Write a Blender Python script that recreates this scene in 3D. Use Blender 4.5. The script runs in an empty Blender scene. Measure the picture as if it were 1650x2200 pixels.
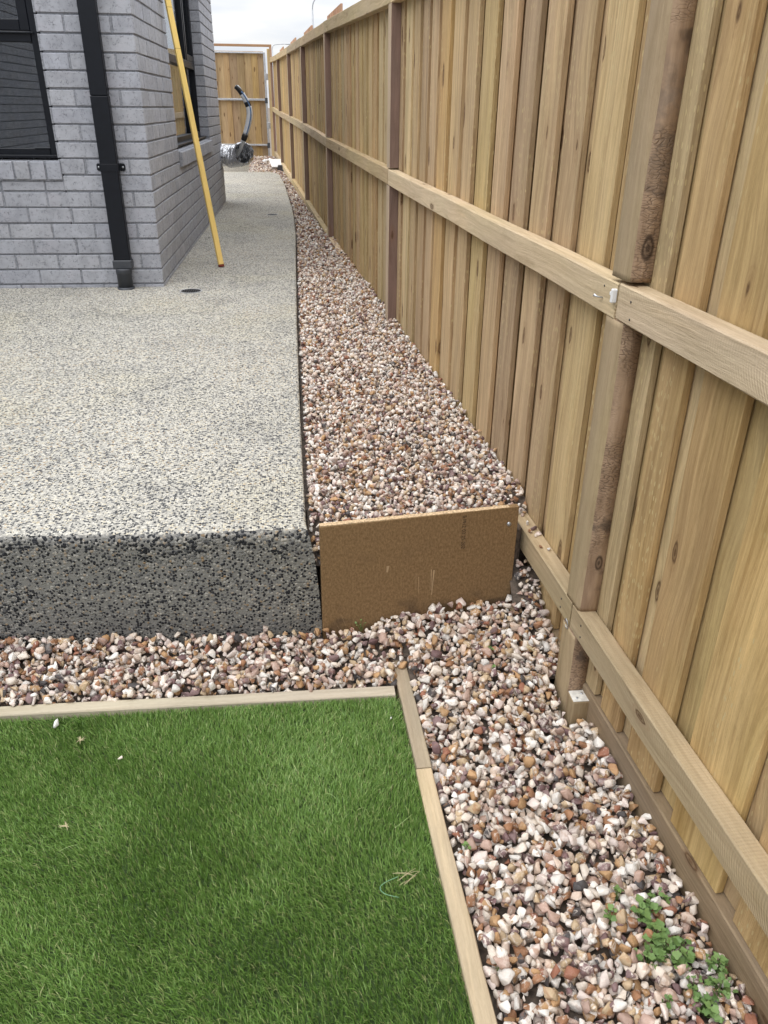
import bpy, bmesh, math, random
import numpy as np
from mathutils import Vector, Matrix

R = math.radians
rng = np.random.default_rng(7)
random.seed(7)
sc = bpy.context.scene
col = sc.collection

# ------------------------------------------------------------------ camera
H = 0.97899
PITCH, YAW, ROLL, FPX = R(27.46462), R(6.065748), R(0.66468), 1671.138
cy, sy, cp, sp = math.cos(YAW), math.sin(YAW), math.cos(PITCH), math.sin(PITCH)
fwd = Vector((sy * cp, cy * cp, -sp)); rgt = Vector((cy, -sy, 0)); upv = rgt.cross(fwd)
r2 = math.cos(ROLL) * rgt + math.sin(ROLL) * upv
u2 = -math.sin(ROLL) * rgt + math.cos(ROLL) * upv
cam_data = bpy.data.cameras.new('camera')
cam_data.sensor_fit = 'VERTICAL'; cam_data.sensor_height = 36.0
cam_data.lens = FPX / 2200 * 36.0
cam_data.clip_start = 0.05; cam_data.clip_end = 2000
cam = bpy.data.objects.new('camera', cam_data); col.objects.link(cam)
m = Matrix((r2, u2, -fwd)).transposed().to_4x4(); m.translation = Vector((0, 0, H))
cam.matrix_world = m
sc.camera = cam

# ------------------------------------------------------------------ world: overcast daylight
SUN_EL, SUN_AZ = R(60), R(238)          # azimuth clockwise from +Y
world = bpy.data.worlds.new('World'); sc.world = world; world.use_nodes = True
wt = world.node_tree; wt.nodes.clear()
def wn(t, **k):
    n = wt.nodes.new(t)
    for a, b in k.items(): setattr(n, a, b)
    return n
wo = wn('ShaderNodeOutputWorld'); wb = wn('ShaderNodeBackground')
wb.inputs['Strength'].default_value = 0.1
sky = wn('ShaderNodeTexSky'); sky.sky_type = 'NISHITA'; sky.sun_disc = False
sky.sun_elevation = SUN_EL; sky.sun_rotation = SUN_AZ
tc = wn('ShaderNodeTexCoord'); sep = wn('ShaderNodeSeparateXYZ')
wt.links.new(tc.outputs['Generated'], sep.inputs[0])
# flatten the direction into a cloud deck
mx = wn('ShaderNodeMath', operation='MAXIMUM'); mx.inputs[1].default_value = 0.0
wt.links.new(sep.outputs['Z'], mx.inputs[0])
ad = wn('ShaderNodeMath', operation='ADD'); ad.inputs[1].default_value = 0.12
wt.links.new(mx.outputs[0], ad.inputs[0])
dx = wn('ShaderNodeMath', operation='DIVIDE'); dy = wn('ShaderNodeMath', operation='DIVIDE')
wt.links.new(sep.outputs['X'], dx.inputs[0]); wt.links.new(ad.outputs[0], dx.inputs[1])
wt.links.new(sep.outputs['Y'], dy.inputs[0]); wt.links.new(ad.outputs[0], dy.inputs[1])
cmb = wn('ShaderNodeCombineXYZ'); wt.links.new(dx.outputs[0], cmb.inputs[0]); wt.links.new(dy.outputs[0], cmb.inputs[1])
cn = wn('ShaderNodeTexNoise'); cn.inputs['Scale'].default_value = 1.35; cn.inputs['Detail'].default_value = 4; cn.inputs['Roughness'].default_value = 0.45
wt.links.new(cmb.outputs[0], cn.inputs['Vector'])
cr = wn('ShaderNodeValToRGB'); cr.color_ramp.elements[0].position = 0.40; cr.color_ramp.elements[1].position = 0.60
cr.color_ramp.elements[0].color = (0.80, 0.84, 0.92, 1); cr.color_ramp.elements[1].color = (1.0, 1.0, 1.0, 1)
wt.links.new(cn.outputs['Fac'], cr.inputs[0])
# overcast luminance law: (1 + 2 sin(elevation)) / 3, horizon to zenith
lum = wn('ShaderNodeMath', operation='MULTIPLY_ADD'); lum.inputs[1].default_value = 20.0; lum.inputs[2].default_value = 9.3
wt.links.new(mx.outputs[0], lum.inputs[0])
cm = wn('ShaderNodeVectorMath', operation='SCALE')
wt.links.new(cr.outputs[0], cm.inputs[0]); wt.links.new(lum.outputs[0], cm.inputs['Scale'])
mixw = wn('ShaderNodeMix', data_type='RGBA'); mixw.inputs[0].default_value = 0.9
wt.links.new(sky.outputs[0], mixw.inputs[6]); wt.links.new(cm.outputs[0], mixw.inputs[7])
wt.links.new(mixw.outputs[2], wb.inputs['Color']); wt.links.new(wb.outputs[0], wo.inputs[0])

sun_d = bpy.data.lights.new('sun', 'SUN'); sun_d.energy = 1.5; sun_d.angle = R(50); sun_d.color = (1.0, 0.97, 0.92)
sun = bpy.data.objects.new('sun', sun_d); col.objects.link(sun)
sdir = Vector((math.sin(SUN_AZ) * math.cos(SUN_EL), math.cos(SUN_AZ) * math.cos(SUN_EL), math.sin(SUN_EL)))
sun.rotation_euler = sdir.to_track_quat('Z', 'Y').to_euler(); sun.location = sdir * 30

sc.view_settings.view_transform = 'Standard'; sc.view_settings.look = 'None'
sc.view_settings.exposure = 0.0; sc.view_settings.gamma = 1.0; sc.view_settings.use_curve_mapping = False

# ------------------------------------------------------------------ node helpers
class NT:
    def __init__(s, name):
        s.mat = bpy.data.materials.new(name); s.mat.use_nodes = True
        s.t = s.mat.node_tree; s.t.nodes.clear()
        s.out = s.t.nodes.new('ShaderNodeOutputMaterial')
    def n(s, typ, **k):
        nd = s.t.nodes.new(typ)
        for a, b in k.items(): setattr(nd, a, b)
        return nd
    def set(s, sock, v):
        if hasattr(v, 'is_linked') or isinstance(v, bpy.types.NodeSocket): s.t.links.new(v, sock)
        else:
            try: sock.default_value = v
            except Exception: sock.default_value = (*v, 1)
    def math(s, op, a, b=0.0, c=0.0, clamp=False):
        nd = s.n('ShaderNodeMath', operation=op); nd.use_clamp = clamp
        s.set(nd.inputs[0], a); s.set(nd.inputs[1], b); s.set(nd.inputs[2], c)
        return nd.outputs[0]
    def vec(s, op, a, b=(0, 0, 0), scale=None):
        nd = s.n('ShaderNodeVectorMath', operation=op); s.set(nd.inputs[0], a); s.set(nd.inputs[1], b)
        if scale is not None: s.set(nd.inputs['Scale'], scale)
        return nd.outputs[0]
    def comb(s, x, y, z):
        nd = s.n('ShaderNodeCombineXYZ'); s.set(nd.inputs[0], x); s.set(nd.inputs[1], y); s.set(nd.inputs[2], z); return nd.outputs[0]
    def sepx(s, v):
        nd = s.n('ShaderNodeSeparateXYZ'); s.set(nd.inputs[0], v); return nd.outputs
    def noise(s, v, scale, detail=3, rough=0.5, dist=0.0, color=False):
        nd = s.n('ShaderNodeTexNoise'); s.set(nd.inputs['Vector'], v); nd.inputs['Scale'].default_value = scale
        nd.inputs['Detail'].default_value = detail; nd.inputs['Roughness'].default_value = rough; nd.inputs['Distortion'].default_value = dist
        return nd.outputs['Color' if color else 'Fac']
    def voro(s, v, scale, feature='F1', dims='3D', rand=1.0):
        nd = s.n('ShaderNodeTexVoronoi', feature=feature, voronoi_dimensions=dims); s.set(nd.inputs['Vector'], v)
        nd.inputs['Scale'].default_value = scale; nd.inputs['Randomness'].default_value = rand
        return nd
    def ramp(s, f, stops, interp='LINEAR'):
        nd = s.n('ShaderNodeValToRGB'); cr = nd.color_ramp; cr.interpolation = interp
        while len(cr.elements) < len(stops): cr.elements.new(0.5)
        for e, (p, c) in zip(cr.elements, stops):
            e.position = p; e.color = (*c, 1) if len(c) == 3 else c
        s.set(nd.inputs[0], f); return nd.outputs[0]
    def step(s, f, a, b):
        nd = s.n('ShaderNodeMapRange', interpolation_type='SMOOTHSTEP'); s.set(nd.inputs[0], f)
        nd.inputs[1].default_value = a; nd.inputs[2].default_value = b
        return nd.outputs[0]
    def mix(s, f, a, b, mode='MIX'):
        nd = s.n('ShaderNodeMix', data_type='RGBA', blend_type=mode); s.set(nd.inputs[0], f); s.set(nd.inputs[6], a); s.set(nd.inputs[7], b)
        return nd.outputs[2]
    def rnd(s):
        oi = s.n('ShaderNodeObjectInfo'); at = s.n('ShaderNodeAttribute', attribute_name='rnd')
        return s.math('FRACT', s.math('ADD', oi.outputs['Random'], at.outputs['Fac']))
    def hsv(s, c, h=0.5, sat=1.0, v=1.0):
        nd = s.n('ShaderNodeHueSaturation'); s.set(nd.inputs['Hue'], h); s.set(nd.inputs['Saturation'], sat); s.set(nd.inputs['Value'], v); s.set(nd.inputs['Color'], c)
        return nd.outputs[0]
    def bump(s, h, strength, dist):
        nd = s.n('ShaderNodeBump'); nd.inputs['Strength'].default_value = strength; nd.inputs['Distance'].default_value = dist
        s.set(nd.inputs['Height'], h); return nd.outputs[0]
    def finish(s, color, rough=0.8, metal=0.0, normal=None, spec=None, **k):
        b = s.n('ShaderNodeBsdfPrincipled'); s.set(b.inputs['Base Color'], color); s.set(b.inputs['Roughness'], rough); s.set(b.inputs['Metallic'], metal)
        if normal is not None: s.set(b.inputs['Normal'], normal)
        if spec is not None: b.inputs['Specular IOR Level'].default_value = spec
        s.t.links.new(b.outputs[0], s.out.inputs[0]); s.b = b
        return s.mat
    def obj(s): return s.n('ShaderNodeTexCoord').outputs['Object']
    def gen(s): return s.n('ShaderNodeTexCoord').outputs['Generated']

def plain(name, c, rough=0.5, metal=0.0, nscale=None, namt=0.15, spec=None):
    t = NT(name)
    cc = c
    p = t.obj()
    f = t.noise(p, nscale or 25, 4, 0.6)
    cc = t.mix(t.step(f, 0.3, 0.7), tuple(x * (1 - namt) for x in c), tuple(min(1, x * (1 + namt)) for x in c))
    f2 = t.noise(p, (nscale or 25) * 9, 3, 0.6)
    return t.finish(cc, t.math('MULTIPLY_ADD', f, 0.2, rough - 0.1), metal, t.bump(f2, 0.12, 0.002), spec)

def wood(name, light, dark, knot=(0.09, 0.045, 0.02), axis='Z', flecks=0.0, grey=0.0, coarse=1.0, knots=1.0, bump=0.35, saw=0.0, hue=0.03, streak=1.0):
    """sawn timber: long soft streaks, growth-ring bands, oval knots, light incising flecks"""
    t = NT(name); r = t.rnd(); x, y, z = t.sepx(t.obj())
    L, U, W = {'Z': (z, y, x), 'ZX': (z, x, y), 'Y': (y, z, x), 'YX': (y, x, z), 'XY': (x, y, z), 'X': (x, z, y)}[axis]
    r7 = t.math('MULTIPLY', r, 37.0); r3 = t.math('MULTIPLY', r, 91.0)
    Uo = t.math('ADD', U, r7); Lo = t.math('ADD', L, r3)
    # knots in (U, L)
    UW = t.math('ADD', Uo, W)
    kv = t.voro(t.comb(t.math('MULTIPLY', UW, 5.5), t.math('MULTIPLY', Lo, 1.9), 0.0), 1.0, dims='2D')
    kd = t.math('ADD', kv.outputs['Distance'], t.math('MULTIPLY_ADD', t.noise(t.comb(Uo, t.math('MULTIPLY', Lo, .4), W), 60, 2), 0.05, -0.025))
    ks = t.math('MULTIPLY_ADD', t.sepx(kv.outputs['Color'])[0], 0.07, 0.035 * knots - 0.02)
    ks = t.math('MAXIMUM', ks, 0.003)
    kn = t.math('SUBTRACT', 1.0, t.step(t.math('DIVIDE', kd, ks), 0.75, 1.15)) if knots else 0.0
    kin = t.math('SUBTRACT', 1.0, t.step(kd, 0.05, 0.42))
    Uw = t.math('ADD', Uo, t.math('MULTIPLY', kin, 0.018))
    Uw = t.math('ADD', Uw, t.math('MULTIPLY', t.math('SUBTRACT', t.noise(t.comb(Uo, t.math('MULTIPLY', Lo, 0.30), W), 4.0, 2, 0.5), 0.5), 0.07))
    n1 = t.noise(t.comb(Uw, t.math('MULTIPLY', Lo, 0.05), W), 16 * coarse, 3, 0.5)
    n2 = t.noise(t.comb(Uw, t.math('MULTIPLY', Lo, 0.022), W), 120 * coarse, 4, 0.65)
    n3 = t.noise(t.comb(Uw, t.math('MULTIPLY', Lo, 0.05), W), 420, 2, 0.6)
    wv = t.math('SINE', t.math('ADD', t.math('MULTIPLY', Uw, t.math('MULTIPLY_ADD', t.math('FRACT', t.math('MULTIPLY', r, 23.9)), 210.0, 90.0)), t.math('MULTIPLY', n1, 34.0)))
    g = t.math('ADD', t.math('MULTIPLY', n2, 0.62 * streak), t.math('MULTIPLY', wv, 0.038 * streak))
    g = t.math('ADD', g, t.math('MULTIPLY', n1, 0.45)); g = t.math('ADD', g, t.math('MULTIPLY', n3, 0.16))
    c = t.mix(t.step(g, 0.32, 0.92), light, dark)
    mot = t.noise(t.comb(UW, t.math('MULTIPLY', Lo, 0.16), W), 30, 5, 0.72)
    c = t.mix(t.math('MULTIPLY', t.step(mot, 0.48, 0.70), 0.52), c, t.mix(1.0, c, (0.72, 0.70, 0.62), 'MULTIPLY'))
    pale = t.noise(t.comb(t.math('ADD', UW, 4.0), t.math('MULTIPLY', Lo, 0.05), W), 38, 4, 0.7)
    c = t.mix(t.math('MULTIPLY', t.step(pale, 0.56, 0.72), 0.40), c, t.mix(1.0, c, (1.42, 1.40, 1.36), 'MULTIPLY'))
    fuzz = t.noise(t.comb(UW, t.math('MULTIPLY', Lo, 0.25), W), 330, 3, 0.75)
    c = t.mix(t.math('MULTIPLY', t.step(fuzz, 0.40, 0.70), 0.22), c, t.mix(1.0, c, (0.68, 0.66, 0.62), 'MULTIPLY'))
    # slow colour drift: greenish preservative, greyed, tan
    b1 = t.noise(t.comb(Uo, t.math('MULTIPLY', Lo, 0.22), W), 5.0, 2, 0.5)
    c = t.mix(t.math('MULTIPLY', t.step(b1, 0.42, 0.68), 0.45), c, t.mix(1.0, c, (0.98, 1.03, 0.84), 'MULTIPLY'))
    b2 = t.noise(t.comb(t.math('ADD', Uo, 9.0), t.math('MULTIPLY', Lo, 0.35), W), 4.0, 3, 0.6)
    c = t.mix(t.math('MULTIPLY', t.step(b2, 0.48, 0.72), 0.5), c, t.mix(1.0, c, (1.28, 1.22, 1.22), 'MULTIPLY'))
    if grey: c = t.mix(t.math('MULTIPLY', t.step(t.noise(t.comb(Uo, t.math('MULTIPLY', Lo, .3), W), 9, 3), .35, .7), grey), c, (0.30, 0.27, 0.23))
    rr = t.math('FRACT', t.math('MULTIPLY', r, 7.31))
    c = t.hsv(c, t.math('MULTIPLY_ADD', rr, hue, 0.5 - hue * 0.5), t.math('MULTIPLY_ADD', t.math('FRACT', t.math('MULTIPLY', r, 3.77)), 0.22, 0.80), t.math('MULTIPLY_ADD', t.math('FRACT', t.math('MULTIPLY', r, 17.3)), 0.40, 0.80))
    if flecks:
        fv = t.voro(t.comb(t.math('MULTIPLY', UW, 120), t.math('MULTIPLY', Lo, 34), 0.0), 1.0, dims='2D')
        on = t.math('GREATER_THAN', t.sepx(fv.outputs['Color'])[1], 0.55)
        zone = t.step(t.noise(t.comb(Uo, t.math('MULTIPLY', Lo, .12), 3.3), 15, 2), 0.48, 0.62)
        fm = t.math('MULTIPLY', t.math('MULTIPLY', t.math('LESS_THAN', fv.outputs['Distance'], 0.20), on), zone)
        c = t.mix(t.math('MULTIPLY', fm, flecks), c, (0.56, 0.45, 0.24))
    if knots:
        ring = t.math('SINE', t.math('MULTIPLY', kd, 210.0))
        halo = t.math('SUBTRACT', 1.0, t.step(kd, 0.04, 0.12))
        c = t.mix(t.math('MULTIPLY', halo, t.math('MULTIPLY_ADD', ring, 0.08, 0.22)), c, tuple(k * 2.4 for k in knot))
        c = t.mix(t.math('MULTIPLY', kn, t.math('MULTIPLY_ADD', ring, 0.18, 0.68)), c, knot)
    hgt = t.math('ADD', g, t.math('MULTIPLY', n3, 0.6))
    if saw:
        sw = t.math('SINE', t.math('ADD', t.math('MULTIPLY', t.math('ADD', L, t.math('MULTIPLY', t.math('MULTIPLY', U, U), 9.0)), 900.0), t.math('MULTIPLY', n1, 9.0)))
        szone = t.step(b2, .35, .6)
        hgt = t.math('ADD', hgt, t.math('MULTIPLY', t.math('MULTIPLY', sw, szone), saw))
        c = t.mix(t.math('MULTIPLY', t.math('MULTIPLY', t.step(sw, 0.2, 1.0), szone), 0.22 * saw), c, dark)
    return t.finish(c, 0.82, 0, t.bump(hgt, bump, 0.004), 0.25)

# ------------------------------------------------------------------ mesh helpers
def tag(o, label=None, cat=None, group=None, kind=None):
    if label: o['label'] = label
    if cat: o['category'] = cat
    if group: o['group'] = group
    if kind: o['kind'] = kind
    return o
def link(name, me, mat=None, parent=None, loc=(0, 0, 0), rot=None):
    o = bpy.data.objects.new(name, me); col.objects.link(o)
    if mat is not None and me is not None and not me.materials:
        for mm in (mat if isinstance(mat, (list, tuple)) else [mat]): me.materials.append(mm)
    if parent is not None: o.parent = parent
    o.location = loc
    if rot is not None: o.rotation_euler = rot
    return o
def empty(name, loc=(0, 0, 0)):
    o = bpy.data.objects.new(name, None); col.objects.link(o); o.location = loc; o.empty_display_size = 0.1
    return o
def mesh(name, v, f, smooth=False):
    me = bpy.data.meshes.new(name); me.from_pydata([tuple(map(float, a)) for a in v], [], [tuple(map(int, a)) for a in f]); me.update()
    if smooth: me.polygons.foreach_set('use_smooth', [True] * len(me.polygons))
    return me
def tri_mesh(name, v, f, rnd=None, smooth=False):
    v = np.asarray(v, np.float32); f = np.asarray(f, np.int32)
    me = bpy.data.meshes.new(name); me.vertices.add(len(v)); me.loops.add(f.size); me.polygons.add(len(f))
    me.vertices.foreach_set('co', v.ravel()); me.loops.foreach_set('vertex_index', f.ravel())
    me.polygons.foreach_set('loop_start', np.arange(0, f.size, 3, dtype=np.int32))
    if smooth: me.polygons.foreach_set('use_smooth', np.ones(len(f), bool))
    me.update(calc_edges=True)
    if rnd is not None:
        a = me.attributes.new('rnd', 'FLOAT', 'POINT'); a.data.foreach_set('value', np.asarray(rnd, np.float32))
    return me
def cbox(x0, x1, y0, y1, z0, z1, c=0.002):
    """box with chamfered edges -> verts, faces"""
    v = []; lo = (x0, y0, z0); hi = (x1, y1, z1); idx = {}
    for sx in (0, 1):
        for sy_ in (0, 1):
            for sz in (0, 1):
                s = (sx, sy_, sz)
                for a in range(3):
                    p = [(hi[i] - c if s[i] else lo[i] + c) if i != a else (hi[i] if s[i] else lo[i]) for i in range(3)]
                    idx[(s, a)] = len(v); v.append(p)
    f = []
    for a in range(3):
        b, d = [(1, 2), (2, 0), (0, 1)][a]
        for sa in (0, 1):
            q = []
            for (sb, sd) in ((0, 0), (1, 0), (1, 1), (0, 1)):
                s = [0, 0, 0]; s[a] = sa; s[b] = sb; s[d] = sd; q.append(idx[(tuple(s), a)])
            f.append(q if sa else q[::-1])
    for a in range(3):                       # edges along axis a
        b, d = [(1, 2), (2, 0), (0, 1)][a]
        for sb in (0, 1):
            for sd in (0, 1):
                s0 = [0, 0, 0]; s0[b] = sb; s0[d] = sd; s1 = list(s0); s1[a] = 1
                q = [idx[(tuple(s0), b)], idx[(tuple(s1), b)], idx[(tuple(s1), d)], idx[(tuple(s0), d)]]
                f.append(q if (sb == sd) else q[::-1])
    for s in [(i, j, k) for i in (0, 1) for j in (0, 1) for k in (0, 1)]:
        q = [idx[(s, 0)], idx[(s, 1)], idx[(s, 2)]]
        f.append(q if (sum(s) % 2) else q[::-1])
    return v, f
class MB:
    def __init__(s): s.v = []; s.f = []; s.mi = []
    def add(s, vf, mi=0):
        v, f = vf; n = len(s.v); s.v += [tuple(a) for a in v]; s.f += [tuple(i + n for i in q) for q in f]; s.mi += [mi] * len(f); return s
    def box(s, x0, x1, y0, y1, z0, z1, c=0.002, mi=0): return s.add(cbox(x0, x1, y0, y1, z0, z1, c), mi)
    def tube(s, pts, r, n=10, mi=0, cap=True):
        pts = [Vector(p) for p in pts]; rs = r if isinstance(r, (list, tuple)) else [r] * len(pts)
        v = []; f = []; ref = None
        for i, p in enumerate(pts):
            d = (pts[min(i + 1, len(pts) - 1)] - pts[max(i - 1, 0)]).normalized()
            if ref is None: ref = Vector((0, 0, 1)) if abs(d.z) < 0.9 else Vector((1, 0, 0))
            a = d.cross(ref).normalized(); b = a.cross(d).normalized(); ref = b
            for k in range(n):
                t = 2 * math.pi * k / n; v.append(p + (a * math.cos(t) + b * math.sin(t)) * rs[i])
        for i in range(len(pts) - 1):
            for k in range(n):
                k2 = (k + 1) % n; f.append((i * n + k, i * n + k2, (i + 1) * n + k2, (i + 1) * n + k))
        if cap:
            f.append(tuple(range(n))[::-1]); f.append(tuple((len(pts) - 1) * n + k for k in range(n)))
        return s.add((v, f), mi)
    def mesh(s, name, smooth=False):
        me = mesh(name, s.v, s.f, smooth); me.polygons.foreach_set('material_index', s.mi); return me
    def obj(s, name, mat, parent=None, smooth=False, loc=(0, 0, 0)):
        me = s.mesh(name, smooth)
        if smooth:
            try: me.shade_auto_smooth(angle=R(40))
            except Exception: pass
        return link(name, me, mat, parent, loc)

def project(P):
    d = np.asarray(P, float) - np.array([0, 0, H]); z = d @ np.array(fwd)
    return np.stack([825 + FPX * (d @ np.array(r2)) / z, 1100 - FPX * (d @ np.array(u2)) / z, z], -1)
def fnoise(x, y, s, seed=0):
    """smooth value noise in numpy"""
    x = np.asarray(x) * s; y = np.asarray(y) * s
    xi = np.floor(x).astype(int); yi = np.floor(y).astype(int); fx = x - xi; fy = y - yi
    fx = fx * fx * (3 - 2 * fx); fy = fy * fy * (3 - 2 * fy)
    def h(a, b):
        q = (a * 374761393 + b * 668265263 + seed * 1442695041) & 0x7fffffff
        q = ((q ^ (q >> 13)) * 1274126177) & 0x7fffffff
        return (q & 0xffff) / 65535.0
    return (h(xi, yi) * (1 - fx) + h(xi + 1, yi) * fx) * (1 - fy) + (h(xi, yi + 1) * (1 - fx) + h(xi + 1, yi + 1) * fx) * fy

# ------------------------------------------------------------------ shared layout
def Fx(y): return 0.739 - 0.07 * y                      # front plane of fence rails and posts
def path_z(y): return 0.0 if y < 9 else 0.09 * ((min(y, 17.6) - 9) / 8.2) ** 1.2
_ey = [1.75, 1.80, 2.6, 3.93, 7.2, 8.17, 9.0, 9.9, 11.72, 13.35, 13.7]
_ex = [-0.014, -0.014, -0.024, -0.034, -0.041, -0.054, -0.075, -0.112, -0.188, -0.295, -0.43]
def edge_x(y): return float(np.interp(y, _ey, _ex))      # right edge of the slab
HX, HY, HL = -0.835, 4.935, 4.80                         # house corner, side wall length
LZ = -0.37                                               # top of lawn edging

# ------------------------------------------------------------------ materials
def mat_aggregate(name, top):
    t = NT(name); p = t.obj()
    wob = t.vec('ADD', p, t.vec('SCALE', t.vec('SUBTRACT', t.noise(p, 90, 2, 0.5, color=True), (0.5, 0.5, 0.5)), scale=0.006))
    v = t.voro(wob, 158 if top else 132)
    d = v.outputs['Distance']; cr, cg, cb = t.sepx(v.outputs['Color'])
    if top:
        dens = t.noise(p, 1.1, 3, 0.6)
        cc = t.math('ADD', cr, t.math('MULTIPLY_ADD', dens, 0.50, -0.25))
        stone = t.ramp(cc, [(0.0, (0.045, 0.047, 0.052)), (0.30, (0.085, 0.087, 0.092)), (0.40, (0.26, 0.255, 0.24)), (0.54, (0.47, 0.45, 0.395)), (0.78, (0.635, 0.61, 0.54)), (0.94, (0.58, 0.525, 0.39)), (1.0, (0.36, 0.26, 0.16))])
        matrix = (0.405, 0.39, 0.345); th0, th1 = 0.52, 0.70
    else:
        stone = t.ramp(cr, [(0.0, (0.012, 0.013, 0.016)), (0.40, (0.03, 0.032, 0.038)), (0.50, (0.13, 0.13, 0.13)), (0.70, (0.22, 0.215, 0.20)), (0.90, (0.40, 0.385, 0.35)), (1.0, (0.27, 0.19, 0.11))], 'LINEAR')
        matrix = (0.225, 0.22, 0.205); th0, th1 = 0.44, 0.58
    mt = t.mix(t.noise(p, 400, 2, 0.7), tuple(a * 0.75 for a in matrix), tuple(a * 1.2 for a in matrix))
    if not top:
        zz_ = t.math('ADD', t.sepx(p)[2], t.math('MULTIPLY', t.math('SUBTRACT', t.noise(p, 9, 3, .6), 0.5), 0.16))
        band = t.math('ADD', t.step(zz_, -0.10, -0.02), t.math('MULTIPLY', t.step(t.noise(p, 4.5, 3, .6), .45, .7), .5))
        d = t.math('SUBTRACT', d, t.math('MULTIPLY', band, 0.15))
    msk = t.step(d, th0, th1)
    c = t.mix(msk, stone, mt)
    big = t.noise(p, 0.9, 4, 0.6)
    c = t.mix(t.math('MULTIPLY', t.step(big, 0.48, 0.66), 0.45), c, t.mix(1.0, c, (1.0, 0.96, 0.80), 'MULTIPLY'))
    st = t.noise(p, 2.7, 4, 0.65)
    c = t.mix(t.math('MULTIPLY', t.step(st, 0.46, 0.70), 0.45), c, t.mix(1.0, c, (0.66, 0.67, 0.69), 'MULTIPLY'))
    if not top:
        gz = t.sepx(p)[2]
        low_tone = t.math('ADD', t.math('MULTIPLY', t.math('SUBTRACT', -0.17, gz), 5.0), t.math('MULTIPLY', t.math('SUBTRACT', t.noise(p, 5, 3), 0.5), 1.6))  # side face gets darker towards its bottom, edge broken by noise
        c = t.mix(t.math('MULTIPLY', t.step(low_tone, 0.1, 0.9), 0.45), c, t.mix(1.0, c, (0.55, 0.56, 0.58), 'MULTIPLY'))
    hgt = t.math('SUBTRACT', 1.0, t.math('MINIMUM', t.math('DIVIDE', d, th1), 1.0))
    return t.finish(c, 0.72, 0, t.bump(hgt, 0.55, 0.004), 0.3)
M_agg_top = mat_aggregate('aggregate_top', True)
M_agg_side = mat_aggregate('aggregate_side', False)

def mat_stone():
    t = NT('crushed_quartz'); r = t.rnd(); p = t.vec('ADD', t.obj(), t.comb(t.math('MULTIPLY', r, 51.0), t.math('MULTIPLY', r, 23.0), t.math('MULTIPLY', r, 77.0)))
    base = t.ramp(r, [(0.0, (0.86, 0.82, 0.76)), (0.19, (0.80, 0.70, 0.59)), (0.33, (0.70, 0.545, 0.43)), (0.42, (0.77, 0.655, 0.59)), (0.51, (0.49, 0.33, 0.26)),
                      (0.61, (0.25, 0.16, 0.155)), (0.67, (0.50, 0.29, 0.125)), (0.75, (0.36, 0.17, 0.075)), (0.81, (0.20, 0.115, 0.115)), (0.86, (0.57, 0.42, 0.25)), (0.94, (0.10, 0.09, 0.09)), (0.965, (0.33, 0.13, 0.07))], 'CONSTANT')
    r2_ = t.math('FRACT', t.math('MULTIPLY', r, 29.7))
    n = t.noise(p, 55, 4, 0.65, 1.2)
    vein = t.math('MULTIPLY', t.step(n, 0.50, 0.60), t.math('MULTIPLY', t.step(r2_, 0.25, 0.6), 0.85))
    c = t.mix(vein, base, (0.82, 0.735, 0.645))
    n2 = t.noise(p, 38, 3, 0.6, 0.8)
    c = t.mix(t.math('MULTIPLY', t.step(n2, 0.55, 0.66), t.math('MULTIPLY', t.math('SUBTRACT', 1.0, r2_), 0.75)), c, t.mix(r2_, (0.42, 0.20, 0.075), (0.26, 0.15, 0.15)))
    c = t.mix(0.28, c, t.mix(t.noise(p, 260, 3, 0.7), (0.25, 0.2, 0.17), (1, 1, 1)), 'MULTIPLY')
    c = t.hsv(c, 0.5, 0.92, t.math('MULTIPLY_ADD', t.math('FRACT', t.math('MULTIPLY', r, 11.9)), 0.35, 0.80))
    h = t.math('ADD', t.noise(p, 140, 4, 0.65), t.math('MULTIPLY', n, 0.8))
    return t.finish(c, 0.62, 0, t.bump(h, 0.6, 0.004), 0.35)
M_stone = mat_stone()
M_soil = plain('dark_fines', (0.10, 0.078, 0.062), 0.95, nscale=60, namt=0.5)
M_ground = plain('bare_ground', (0.16, 0.13, 0.10), 0.95, nscale=3, namt=0.3)

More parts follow.
